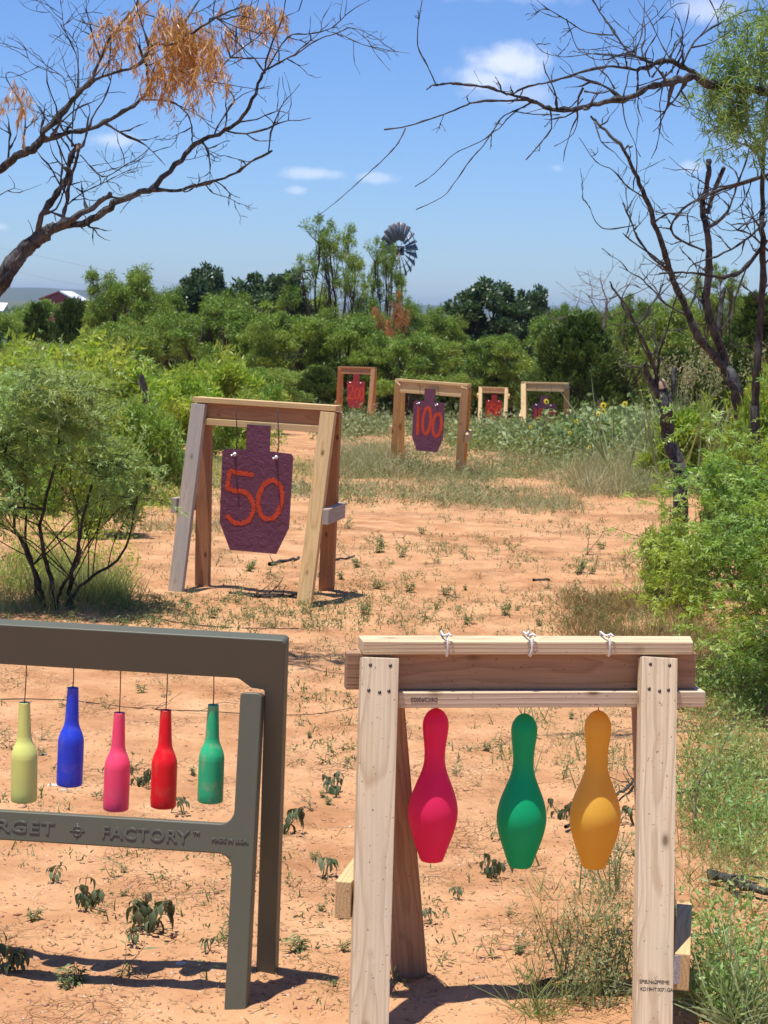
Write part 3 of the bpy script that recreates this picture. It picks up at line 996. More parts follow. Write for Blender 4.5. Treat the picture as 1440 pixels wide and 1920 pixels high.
t50 = dict(top=WM, beam=WR, low=WM, legs=[WG, WM, WR, WR])
r50, i50 = target('nearest distance stand, a wooden A-frame with a grey left leg and the 50 plate', 'large dark purple steel torso target painted with an orange 50',
    [(330, 1109), (571, 1132), (380, 1098), (612, 1107)], (361, 744), (630, 761), 11.60, 11.30, t50, (485, 797), M['plate_purple'],
    [('5', -.100, -.405, 1.2, 1.12), ('0', .098, -.440, 1.12, 1.10)], .97, -1.5, w=.027, bm=WG)
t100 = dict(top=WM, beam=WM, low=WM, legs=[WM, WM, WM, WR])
target('second wooden A-frame stand down the lane, holding the 100 plate', 'dark purple steel torso target painted with an orange 100',
    [(737, 874), (860, 894), (752, 866), (868, 876)], (741, 710), (877, 720), 23.6, 23.0, t100, (806, 729), M['plate_purple'],
    [('1', -.145, -.40, 1, 1.6), ('0', -.02, -.39, .85, 1.5), ('0', .135, -.43, .9, 1.3)], .97, -1, w=.042)
t150 = dict(top=WM, beam=WM, low=WM, legs=[WM, WG, WM, WG])
target('wooden A-frame stand rising from the sunflowers, holding the 150 plate', 'dark purple steel target with an orange 150, half hidden by sunflowers',
    [(982, 826), (1062, 822), (985, 818), (1063, 816)], (977, 716), (1066, 718), 35.4, 35.2, t150, (1021, 741), M['plate_purple'],
    [('1', -.15, -.40, 1, 1.4), ('5', -.03, -.40, .85, 1.3), ('0', .135, -.42, .85, 1.2)], .97, -1, w=.042)
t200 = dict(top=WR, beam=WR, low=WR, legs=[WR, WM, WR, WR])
target('tall narrow reddish stand before the dark trees, holding the 200 plate', 'red steel torso target painted with an orange 200',
    [(632, 796), (690, 800), (638, 792), (700, 797)], (634, 687), (703, 689), 43.6, 43.2, t200, (668, 702), M['plate_red'],
    [('2', -.13, -.41, 1.05, 1.5), ('0', .03, -.43, .75, 1.1), ('0', .15, -.43, .6, 1.2)], .97, -1, w=.036)
target('farthest and smallest wooden stand, holding the 250 plate', 'small bright red steel torso target painted with an orange 250, the farthest',
    [(899, 802), (946, 803), (902, 798), (949, 799)], (898, 725), (953, 727), 54.2, 54.2, t100, (927, 740), M['plate_red'],
    [('2', -.14, -.40, .9, 1.25), ('5', -.005, -.40, .8, 1.2), ('0', .14, -.42, .7, 1.1)], .97, -1, w=.04)


# ------------------------------------------------------------------ dead near trees
def wiggle(p0, dr, length, r0, r1, n=8, curl=.25, up=0.0, rr=None):
    rr = rr or rng
    dr = unit(np.array(dr, float)); p = np.array(p0, float); pts = [p.copy()]; st = length / n
    for _ in range(n):
        dr = unit(dr + rr.normal(size=3) * curl + np.array([0, 0, up]))
        p = p + dr * st; pts.append(p.copy())
    return np.array(pts), np.linspace(r0, r1, n + 1)


def crl(pts, n=4):
    return refine(pts, n)


def knobby(rad, amt=.45, r=rng):
    k = r.random(len(rad)) < .35
    return rad * (1 + k * amt)


LY = 0.0; TWK = .8


def limb(t, px, Y0, Y1, w0, w1, twigs=0, tl=(.12, .4), bulge=.0, n=8, knob=.25, rr=rng, tw=.0019, sub=True, up=.03):
    """px traced control points -> 3D limb receding / advancing in depth; widths in metres"""
    k = len(px); s = np.linspace(0, 1, k)
    w0 *= LIMBK; w1 *= LIMBK; Y0 += LY; Y1 += LY
    P3 = np.array([P(u, v, Y0 + (Y1 - Y0) * a + bulge * math.sin(a * math.pi)) for (u, v), a in zip(px, s)])
    P3[1:-1] += rr.normal(size=(k - 2, 3)) * np.array([0, .035, 0])
    pts = crl(P3, 4); pts = pts + np.concatenate([[[0, 0, 0]], rr.normal(size=(len(pts) - 2, 3)) * min(.004, w0 * .12), [[0, 0, 0]]])
    rad = np.interp(np.linspace(0, 1, len(pts)), [0, 1], [w0 / 2, w1 / 2])
    rad = rad * (1 + rr.normal(size=len(rad)) * .05)
    if w0 < .03: rad = knobby(rad, knob * 2, rr)
    t.add(pts, rad, n if w0 > .02 else 6, True, .28 if w0 > .022 else 0.0)
    T = unit(np.gradient(pts, axis=0))
    for _ in range(int(round(twigs * TWK))):
        a = rr.integers(2, len(pts)); tip = rr.random()
        side = unit(np.cross(T[a], rr.normal(size=3))); dr = T[a] * .6 + side * .9
        ln = rr.uniform(*tl); r0 = min(max(rad[a] * .55, tw * .8), .006)
        q, rd = wiggle(pts[a], dr, ln, r0, tw * .42, 8, .17, up, rr)
        t.add(q, knobby(rd, .8, rr), 5)
        if sub:
            for _ in range(rr.integers(1, 4)):
                b = rr.integers(2, 8); sd = unit(np.cross(q[b] - q[b - 1], rr.normal(size=3)))
                q2, rd2 = wiggle(q[b], unit(q[b] - q[b - 1]) * .6 + sd * .8, ln * rr.uniform(.25, .55), rd[b] * .8, tw * .35, 6, .2, up, rr)
                t.add(q2, knobby(rd2, .8, rr), 4)
    return pts, rad


LIMBK = .80; LY = 1.2
r1 = np.random.default_rng(11)
lt = Tubes()
trunkbase = G(-170, 1330)
# trunk
tp = np.array([P(-190, 1262, 9.5), P(-175, 1150, 9.5), P(-150, 900, 9.45), P(-100, 700, 9.4), P(-40, 585, 9.35), P(5, 522, 9.3), P(45, 470, 9.3), P(85, 437, 9.3), P(105, 425, 9.3)])
lt.add(crl(tp, 6), np.interp(np.linspace(0, 1, 49), [0, .5, .75, 1], [.060, .044, .036, .022]) * (1 + r1.normal(size=49) * .05), 12, True, .35)
left_tree = empty('dead_tree', tp[0], 'leaning dead mesquite with a thick trunk entering at the left edge, tufts of rusty leaves', 'tree')
limbs_left = []
A = limbs_left.append
A(limb(lt, [(95, 430), (150, 418), (190, 400), (220, 378), (265, 360), (285, 355), (330, 310), (360, 275), (383, 260), (420, 245), (455, 215), (475, 190), (490, 145), (500, 130)], 8.1, 7.8, .040, .013, 10, (.15, .45), rr=r1))
A(limb(lt, [(500, 130), (530, 112), (560, 100), (590, 80), (630, 62), (660, 52), (700, 68)], 7.8, 7.7, .012, .004, 9, (.12, .35), rr=r1))
A(limb(lt, [(500, 130), (540, 70), (580, 62), (620, 50), (655, 20), (690, 2)], 7.8, 7.9, .009, .003, 10, (.12, .35), rr=r1))
A(limb(lt, [(285, 356), (330, 356), (370, 347), (400, 340), (440, 325), (470, 305), (511, 282)], 7.9, 7.6, .022, .009, 6, (.15, .35), rr=r1))
A(limb(lt, [(385, 345), (400, 362), (425, 370), (450, 383)], 7.8, 7.7, .008, .003, 2, (.05, .15), rr=r1))
A(limb(lt, [(105, 425), (150, 407), (180, 385), (207, 362)], 8.05, 7.9, .036, .026, 2, (.1, .2), rr=r1))
A(limb(lt, [(68, 447), (80, 405), (108, 362), (122, 332), (132, 300), (146, 272)], 8.1, 8.0, .030, .024, 6, (.15, .5), rr=r1))
A(limb(lt, [(112, 425), (122, 385), (128, 350), (142, 300), (147, 278)], 8.0, 7.95, .020, .016, 5, (.2, .5), rr=r1))
A(limb(lt, [(-80, 660), (-90, 560), (-80, 420), (-45, 345), (0, 313), (30, 293), (55, 285), (75, 265)], 8.2, 8.0, .055, .040, 3, (.2, .4), rr=r1))
A(limb(lt, [(72, 268), (90, 240), (120, 203), (150, 172), (176, 148)], 8.0, 7.9, .030, .022, 3, (.15, .4), rr=r1))
A(limb(lt, [(172, 152), (190, 112), (212, 70), (235, 48), (260, 22), (288, -6), (320, -40)], 7.9, 8.0, .015, .008, 8, (.15, .45), rr=r1))
A(limb(lt, [(172, 150), (215, 135), (262, 116), (290, 90), (322, 82), (365, 60), (420, 30), (460, 10)], 7.9, 7.7, .018, .006, 10, (.15, .45), rr=r1))
A(limb(lt, [(78, 264), (120, 252), (180, 235), (230, 210), (264, 186), (282, 160), (292, 120), (330, 90), (350, 40), (380, -10)], 8.0, 8.2, .026, .007, 12, (.15, .4), rr=r1))
A(limb(lt, [(262, 187), (320, 192), (352, 215), (358, 245), (360, 272)], 8.1, 8.0, .010, .006, 5, (.1, .3), rr=r1))
A(limb(lt, [(320, 192), (350, 205), (380, 220), (400, 230)], 8.1, 8.1, .006, .003, 3, (.1, .2), rr=r1))
A(limb(lt, [(380, 150), (430, 160), (475, 165), (508, 165)], 7.9, 8.0, .006, .003, 3, (.1, .2), rr=r1))
A(limb(lt, [(415, 125), (440, 100), (480, 70), (520, 40), (560, 20)], 7.9, 8.0, .009, .003, 10, (.12, .35), rr=r1))
A(limb(lt, [(135, 275), (137, 200), (150, 160), (140, 100), (125, 60), (118, 20), (110, -20)], 8.0, 8.3, .009, .003, 14, (.15, .4), rr=r1, up=.06))
A(limb(lt, [(130, 185), (112, 140), (85, 130), (60, 118), (50, 90), (20, 60)], 8.0, 8.3, .006, .002, 10, (.1, .3), rr=r1))
A(limb(lt, [(145, 165), (143, 90), (128, 60), (100, 30), (70, 0)], 7.95, 8.2, .006, .002, 8, (.1, .3), rr=r1))
A(limb(lt, [(42, 278), (48, 230), (40, 195), (15, 150), (20, 135), (50, 150)], 8.0, 8.0, .008, .004, 2, (.1, .2), rr=r1))
A(limb(lt, [(150, 290), (190, 330), (235, 312), (270, 285), (295, 255)], 8.0, 7.9, .007, .002, 12, (.08, .25), rr=r1))
A(limb(lt, [(125, 385), (150, 360), (200, 340), (240, 318), (285, 310)], 8.0, 7.8, .008, .002, 10, (.08, .25), rr=r1))
A(limb(lt, [(340, 300), (360, 300), (385, 290), (415, 280)], 7.9, 7.9, .005, .002, 6, (.05, .15), rr=r1))
A(limb(lt, [(62, 448), (60, 430), (52, 412)], 8.1, 8.1, .007, .003, 0, rr=r1))
A(limb(lt, [(250, 370), (240, 385), (225, 400)], 8.0, 7.9, .006, .003, 0, rr=r1))
lt.build('trunk', M['bark'], left_tree)
t = Tubes()
for (u, v, Y) in ((148, 276, 9.19),):
    t.add([P(u - 2, v + 8, Y), P(u, v - 3, Y), P(u + 1, v - 8, Y)], [.010, .0125, .006], 7)
t.build('broken_branch_end', M['pale_wood'], left_tree)


def hang_leaves(name, spots, m, parent, L=(.05, .10), w=.07, per=120, spread=.07, seed=1, down=1.2):
    r = np.random.default_rng(seed); cl = Cloud(); st = Tubes()
    T, Fc = leafT(w, .15)
    for (c, rad, cnt) in spots:
        for _ in range(cnt):
            p = np.array(c) + r.normal(size=3) * np.array(rad) * .5
            ln = r.uniform(.08, .20)
            q, rd = wiggle(p, [r.normal() * .5, r.normal() * .5, -.5], ln, .0011, .0006, 6, .18, -.35, r)
            st.add(q, rd, 3, False)
            k = per
            a = r.random(k) * 6; i0 = a.astype(int).clip(0, 5); fr = (a - i0)[:, None]
            O = q[i0] * (1 - fr) + q[i0 + 1] * fr
            D = r.normal(size=(k, 3)) * .55 + np.array([0, 0, -down])
            cl.put(T, Fc, O, frames(D, None, r), r.uniform(*L, size=k))
    o = cl.build(name, m, parent)
    return o, st


sp = []
for (u, v, du, dv, cnt) in ((325, 35, 55, 45, 44), (355, 70, 55, 50, 46), (330, 120, 50, 40, 26), (395, 90, 35, 50, 20), (290, 120, 25, 30, 10), (215, 45, 40, 40, 20), (245, 30, 30, 40, 12), (465, 10, 40, 20, 14), (510, 20, 30, 20, 8), (28, 150, 12, 14, 4), (42, 180, 12, 16, 5), (430, 40, 25, 25, 5), (530, 10, 15, 15, 3)):
    Y = 9.05 + r1.normal() * .1
    sp.append((P(u, v, Y), (du / 408, .18, dv / 408), cnt))
o, st = hang_leaves('dead_leaves', sp, M['dead_leaf'], left_tree, (.030, .062), .10, 30, seed=5)

LY = 0.0; LIMBK = .74; TWK = .6
# right overhanging tree (trunk outside the frame)
r2 = np.random.default_rng(21)
rt = Tubes()
tp = np.array([P(1700, 1340, 8.6), P(1690, 1100, 8.6), P(1660, 800, 8.5), P(1620, 520, 8.4), P(1570, 300, 8.2), P(1500, 200, 8.0), P(1440, 172, 7.9)])
rt.add(crl(tp, 6), np.interp(np.linspace(0, 1, 37), [0, .6, 1], [.085, .05, .02]) * (1 + r2.normal(size=37) * .05), 12)
right_tree = empty('overhanging_tree', tp[0], 'thorny bare limb reaching in from the upper right, with a tuft of green leaves', 'tree')
L_ = lambda *a, **k: limb(rt, *a, rr=r2, **k)
L_([(1450, 174), (1400, 166), (1340, 158), (1300, 147), (1260, 152), (1215, 165), (1165, 188), (1120, 195), (1080, 207), (1035, 206), (1010, 194)], 7.9, 7.6, .034, .019, twigs=16, tl=(.08, .3))
L_([(1010, 194), (980, 183), (950, 172), (915, 164), (870, 157), (845, 154), (818, 160)], 7.6, 7.4, .015, .009, twigs=4, tl=(.04, .15))
L_([(818, 160), (801, 122), (784, 82), (785, 40), (793, -10)], 7.4, 7.4, .007, .004, twigs=1, tl=(.04, .08))
L_([(820, 158), (808, 163), (800, 168)], 7.4, 7.38, .008, .005)
L_([(1000, 188), (935, 188), (890, 191), (862, 200), (820, 217), (765, 238), (720, 243)], 7.6, 7.3, .012, .006, twigs=3, tl=(.03, .12))
L_([(760, 240), (747, 268), (720, 298), (690, 325), (650, 362), (620, 388), (593, 406)], 7.35, 7.2, .006, .0025, twigs=0)
L_([(1000, 190), (965, 210), (935, 240), (900, 265), (850, 290), (815, 325), (778, 350)], 7.6, 7.5, .008, .003, twigs=2, tl=(.03, .1))
L_([(985, 200), (945, 217), (925, 245), (905, 275), (880, 305), (850, 345), (826, 373), (780, 393)], 7.6, 7.3, .008, .003, twigs=2, tl=(.03, .08))
L_([(1032, 208), (1034, 240), (1012, 270), (986, 300)], 7.6, 7.55, .008, .005, twigs=3, tl=(.03, .08))
L_([(960, 208), (990, 213), (1020, 216), (1050, 215)], 7.58, 7.6, .006, .005, twigs=1, tl=(.03, .08))
L_([(1330, 155), (1290, 128), (1250, 115), (1225, 122), (1195, 132)], 7.9, 7.8, .026, .020, twigs=6, tl=(.1, .3))
L_([(1195, 132), (1150, 124), (1100, 134), (1040, 148), (1000, 160), (965, 172), (950, 178)], 7.8, 7.5, .014, .006, twigs=8, tl=(.06, .2))
L_([(1228, 120), (1180, 98), (1152, 62), (1132, 30), (1105, -10)], 7.8, 7.9, .014, .008, twigs=8, tl=(.1, .3))
L_([(1150, 66), (1100, 60), (1062, 36), (1020, 18), (1000, -8)], 7.85, 8.0, .008, .003, twigs=6, tl=(.08, .2))
L_([(1062, 36), (1085, 80), (1100, 100), (1180, 108), (1230, 118)], 7.9, 7.9, .006, .004, twigs=5, tl=(.08, .2))
L_([(1220, 110), (1120, 100), (1060, 105), (1020, 95), (997, 72)], 7.8, 7.6, .006, .002, twigs=4, tl=(.05, .15))
L_([(1280, 122), (1300, 80), (1350, 42), (1400, 20)], 7.85, 8.1, .012, .006, twigs=8, tl=(.1, .3))
L_([(1260, 118), (1240, 80), (1215, 40), (1190, -10)], 7.85, 8.1, .007, .003, twigs=8, tl=(.1, .25))
L_([(1200, 120), (1190, 70), (1230, 30), (1260, -10)], 7.85, 8.1, .006, .003, twigs=8, tl=(.1, .25))
for k in range(18):   # hanging and rising twigs along the limb
    u = r2.uniform(1060, 1290); v = np.interp(u, [1035, 1080, 1165, 1260, 1300], [206, 207, 188, 152, 147]) - r2.uniform(-4, 40)
    q, rd = wiggle(P(u, v, 7.75 + r2.normal() * .08), [r2.normal(), r2.normal() * .6, r2.choice([-1.2, 1.0])], r2.uniform(.1, .35), .0028, .001, 8, .2, 0, r2)
    rt.add(q, knobby(rd, .9, r2), 5)
rt.build('trunk', M['bark'], right_tree)
spots = []
for (u, v, du, dv, cnt) in ((1400, 60, 60, 60, 34), (1440, 110, 50, 70, 34), (1350, 150, 40, 40, 20), (1390, 190, 40, 40, 22), (1420, 230, 40, 35, 14), (1370, 110, 40, 40, 16), (1330, 165, 25, 25, 8), (1430, 20, 50, 40, 18), (1365, 215, 25, 25, 8)):
    spots.append((P(u, v, 7.9 + r2.normal() * .12), (du / 470, .18, dv / 470), cnt))
spots = [(c, rad, max(2, int(cnt * .85))) for c, rad, cnt in spots]
o, st = hang_leaves('foliage', spots, M['hang_leaf'], right_tree, (.034, .066), .095, 34, seed=8, down=.35)


# dead trees at the right behind the mesquite bush
LIMBK = 1.0
r3 = np.random.default_rng(33)


def rtree(label, base_px, Yb, limbs, name='bare_tree', mat='bark', seed=3, cat='tree'):
    t = Tubes(); rr = np.random.default_rng(seed)
    first = limbs[0][0][0]
    gb = P(*base_px, Yb); g0 = np.array([gb[0], Yb, gz(gb[0], Yb)])
    root = empty(name, g0, label, cat)
    b = P(*first, Yb)
    w0 = limbs[0][3]
    pp = crl(np.array([g0 - np.array([0, 0, .05]), (g0 * .6 + b * .4) + np.array([.01, .02, 0]), b]), 5)
    t.add(pp, np.linspace(w0 * .62, w0 * .5, len(pp)), 9)
    for (px, Y0, Y1, wa, wb, tw) in limbs:
        limb(t, px, Y0, Y1, wa, wb, tw, (.15 * max(1, Yb / 20), .5 * max(1, Yb / 20)), rr=rr, tw=.0035 * max(1, Yb / 16))
    t.build('trunk', M[mat], root)
    return root


Yt = 13.5
rtree('slender bare tree curving up to the left from the right-hand bushes', (1400, 900), Yt, [
    ([(1390, 790), (1385, 765), (1375, 720), (1360, 690)], Yt, Yt, .085, .070, 0),
    ([(1360, 690), (1340, 670), (1310, 635), (1290, 590), (1270, 540), (1256, 510), (1245, 470), (1228, 420), (1210, 370), (1190, 322), (1160, 272), (1130, 236), (1108, 218)], Yt, Yt - 1.0, .055, .012, 12),
    ([(1256, 510), (1220, 480), (1196, 445), (1182, 418), (1167, 380)], Yt - .4, Yt - .8, .018, .006, 5),
    ([(1245, 495), (1205, 465), (1180, 450), (1168, 437)], Yt - .4, Yt - .9, .012, .006, 3),
    ([(1190, 422), (1140, 430), (1118, 418), (1105, 386)], Yt - .7, Yt - .9, .009, .004, 1),
    ([(1212, 372), (1180, 350), (1150, 320), (1120, 302), (1086, 258)], Yt - .6, Yt - .9, .010, .004, 4),
    ([(1290, 592), (1250, 570), (1225, 545), (1200, 520), (1160, 500)], Yt - .2, Yt - .5, .015, .004, 6),
    ([(1360, 690), (1352, 650), (1335, 610), (1324, 560), (1328, 500), (1326, 440), (1320, 390), (1326, 330), (1328, 298)], Yt, Yt - .5, .060, .030, 6),
    ([(1326, 400), (1340, 365), (1357, 314)], Yt - .4, Yt - .5, .030, .024, 2),
    ([(1345, 620), (1352, 570), (1358, 540)], Yt, Yt + .1, .025, .02, 1),
    ([(1320, 470), (1270, 445), (1262, 420), (1290, 385), (1340, 360), (1420, 335), (1460, 320)], Yt - .4, Yt - 1, .012, .020, 14),
    ([(1326, 430), (1360, 400), (1380, 350), (1400, 300), (1410, 250)], Yt - .4, Yt - .8, .016, .006, 10),
], seed=4)
LIMBK = .8
rtree('dark crooked bare tree against the right edge of the picture', (1430, 900), 12.2, [
    ([(1415, 760), (1420, 690), (1428, 600), (1432, 500), (1424, 430), (1436, 380), (1430, 300), (1438, 240), (1445, 150)], 12.2, 12.0, .060, .022, 16),
    ([(1437, 450), (1402, 500), (1360, 520), (1320, 514), (1280, 510), (1236, 512)], 12.1, 11.4, .030, .008, 8),
    ([(1430, 420), (1395, 450), (1345, 480), (1300, 495), (1285, 520)], 12.1, 11.6, .018, .006, 10),
    ([(1400, 500), (1380, 560), (1372, 590), (1350, 620)], 11.9, 11.6, .014, .006, 5),
    ([(1440, 470), (1410, 440), (1385, 430), (1360, 415)], 12.1, 11.6, .014, .006, 10),
    ([(1430, 330), (1380, 345), (1320, 360), (1290, 400)], 12.1, 11.5, .016, .006, 12),
    ([(1433, 300), (1400, 270), (1390, 230), (1370, 200)], 12.1, 11.9, .012, .005, 10),
], mat='bark_dark', seed=9)
Ys = 14.5; LIMBK = .9
rtree('broken dead snag standing in the grass left of the right-hand bush, snapped top', (1280, 905), Ys, [
    ([(1276, 885), (1264, 850), (1252, 800), (1246, 765), (1241, 722)], Ys, Ys, .105, .085, 0),
    ([(1246, 770), (1232, 735), (1215, 700), (1208, 682)], Ys, Ys - .1, .055, .035, 1),
    ([(1250, 775), (1260, 735), (1264, 690)], Ys, Ys + .1, .035, .030, 1),
    ([(1236, 740), (1228, 690), (1212, 650), (1192, 612), (1180, 580), (1150, 545), (1143, 528)], Ys, Ys - .6, .030, .008, 8),
    ([(1232, 700), (1238, 655), (1252, 612), (1262, 580), (1275, 545), (1300, 520)], Ys, Ys - .4, .022, .006, 6),
    ([(1192, 612), (1165, 570), (1180, 535), (1200, 540)], Ys - .3, Ys - .5, .012, .004, 4),
    ([(1228, 690), (1200, 640), (1195, 610)], Ys, Ys - .3, .014, .006, 5),
], name='dead_snag', seed=12)
tgt = [c for c in bpy.data.objects if c.name.startswith('dead_snag')][0]
t = Tubes(); t.add([P(1243, 728, Ys - .02), P(1241, 718, Ys - .02), P(1243, 712, Ys)], [.042, .035, .015], 7); t.build('broken_branch_end', M['pale_wood'], tgt)
rtree('small leafless grey tree behind the dark juniper', (1120, 800), 60.0, [
    ([(1125, 700), (1130, 640), (1135, 590), (1138, 560)], 60, 60, .12, .06, 4),
    ([(1135, 600), (1115, 575), (1100, 550)], 60, 60, .05, .02, 8),
    ([(1138, 565), (1130, 540), (1125, 520)], 60, 60, .05, .02, 10),
    ([(1138, 570), (1160, 545), (1185, 530)], 60, 60, .05, .02, 10),
    ([(1130, 620), (1100, 600), (1080, 590)], 60, 60, .05, .02, 8),
], mat='twig_grey', seed=14)


# ------------------------------------------------------------------ near bushes
def pinna_bush(label, stems, blobs, n, m, seed, size=(.045, .11), name='mesquite_bush', stemr=.012, pT=None, ncol=3, barkm='bark_dark'):
    r = np.random.default_rng(seed)
    bx, by = stems[0][:2]
    root = empty(name, (bx, by, gz(bx, by)), label, 'bush')
    cl = Cloud(); tb = Tubes()
    vol = np.array([b[3] * b[4] * b[5] for b in blobs]) ** .75; vol /= vol.sum()
    TT_ = pT or [sprigT(seed + q_) for q_ in range(5)]
    ends = []
    for (c, k) in zip(blobs, r.multinomial(n // 7, vol)):
        d = unit(r.normal(size=(k, 3))); rad = r.random(k) ** .45
        edge = 1 + .28 * r.normal(size=k) + (r.random(k) < .14) * r.uniform(.1, .55, k)
        C = np.array(c[:3]) + d * rad[:, None] * np.array(c[3:6]) * np.minimum(edge, 1.65)[:, None]
        out = unit(d * np.array([1, 1, .6]) + r.normal(size=(k, 3)) * .45 + np.array([0, 0, .25]))
        for p, dd, rr_ in zip(C, out, rad):
            if p[2] < gz(p[0], p[1], False) + .06: continue
            q, rd = wiggle(p - dd * .12, dd, r.uniform(.12, .26), .0018, .0008, 6, .15, -.05, r)
            tb.add(q, rd, 3, False); ends.append(q[0])
            kk = 7
            a = np.linspace(.8, 5.9, kk); i0 = a.astype(int).clip(0, 5); fr = (a - i0)[:, None]
            O = q[i0] * (1 - fr) + q[i0 + 1] * fr
            ax_ = unit(q[i0 + 1] - q[i0])
            sgn = np.where(np.arange(kk) % 2, 1, -1)[:, None]
            side = unit(np.cross(ax_, np.array([0, 0, 1.0]) + r.normal(size=(kk, 3)) * .4)) * sgn
            D = ax_ * .55 + side + np.array([0, 0, -.15]) + r.normal(size=(kk, 3)) * .25
            nr = np.array([0, 0, 1.0]) + r.normal(size=(kk, 3)) * .5
            T1 = TT_[r.integers(len(TT_))]
            cl.put(T1[0], T1[1], O, frames(D, nr, r), r.uniform(*size, size=kk))
    ends = np.array(ends)
    for (x, y, tx, ty, tz, r0) in stems:
        g0 = np.array([x, y, gz(x, y) - .02]); e = np.array([tx, ty, tz])
        mid = g0 * .5 + e * .5 + r.normal(size=3) * np.array([.06, .06, 0])
        q = crl(np.array([g0, g0 * .8 + mid * .2 + [0, 0, .08], mid, e]), 6); q[1:] += r.normal(size=(len(q) - 1, 3)) * .006
        tb.add(q, np.linspace(r0, r0 * .35, len(q)), 7)
        for _ in range(ncol * 2):
            i_ = r.integers(5, len(q)); dd = np.linalg.norm(ends - q[i_], axis=1); j_ = r.choice(np.argsort(dd)[:60])
            s = q[i_]; e2 = ends[j_]; mm = (s + e2) / 2 + r.normal(size=3) * .04 + [0, 0, .03]
            tb.add(crl(np.array([s, mm, e2]), 4), np.linspace(r0 * .3, .002, 9), 4)
    for _ in range(26):
        e_ = ends[r.integers(len(ends))]; q, rd = wiggle(e_, r.normal(size=3) + [0, 0, .8], r.uniform(.15, .35), .0022, .0008, 7, .2, 0, r); tb.add(q, rd, 4)
    o = cl.build('foliage', m, root)
    tb.build('stem', M[barkm], root)
    return root


pinna_bush('big feathery green mesquite bush filling the right edge, between the snag and the sawhorse',
    [(1.95, 9.2, 1.9, 9.1, 1.2, .02), (2.0, 9.3, 1.6, 9.0, .8, .014), (2.05, 9.2, 2.3, 9.0, 1.1, .016), (1.95, 9.1, 2.0, 8.6, .9, .013)],
    [(1.85, 9.1, .80, .55, .5, .45), (1.50, 9.1, .62, .32, .4, .22), (2.15, 8.8, .55, .60, .5, .45), (2.2, 9.3, 1.08, .30, .4, .24), (1.55, 9.3, .95, .22, .3, .16), (1.95, 8.5, .42, .42, .35, .30), (1.36, 9.0, .45, .20, .3, .12), (2.5, 9.2, 1.15, .45, .5, .3), (1.65, 8.4, .30, .35, .3, .22), (2.0, 8.2, .35, .4, .3, .3), (1.78, 9.4, .93, .25, .2, .18), (1.80, 8.7, .28, .42, .3, .24), (2.15, 9.3, .85, .5, .4, .35), (2.3, 8.5, .6, .4, .4, .4), (2.22, 9.4, 1.18, .30, .3, .26), (1.98, 9.4, 1.0, .25, .3, .22)],
    8200, M['mesq_near'], 51)
pinna_bush('dusky green mesquite bush with dark bare stems at the left edge, beside the 50 stand',
    [(-1.80, 10.7, -1.75, 10.6, .95, .017), (-1.72, 10.75, -1.55, 10.6, .85, .015), (-1.85, 10.7, -2.05, 10.6, .9, .015), (-1.70, 10.65, -1.32, 10.5, .65, .012), (-1.9, 10.8, -1.95, 10.7, 1.0, .012), (-1.76, 10.6, -1.62, 10.4, .6, .011)],
    [(-1.80, 10.6, 1.05, .38, .4, .26), (-1.50, 10.6, .80, .24, .35, .17), (-2.1, 10.6, .88, .38, .4, .32), (-1.88, 10.5, 1.24, .26, .3, .15), (-2.1, 10.5, .55, .22, .3, .14), (-1.42, 10.6, .63, .14, .2, .08), (-1.62, 10.4, 1.2, .14, .2, .12)],
    2900, M['mesq_left'], 52)


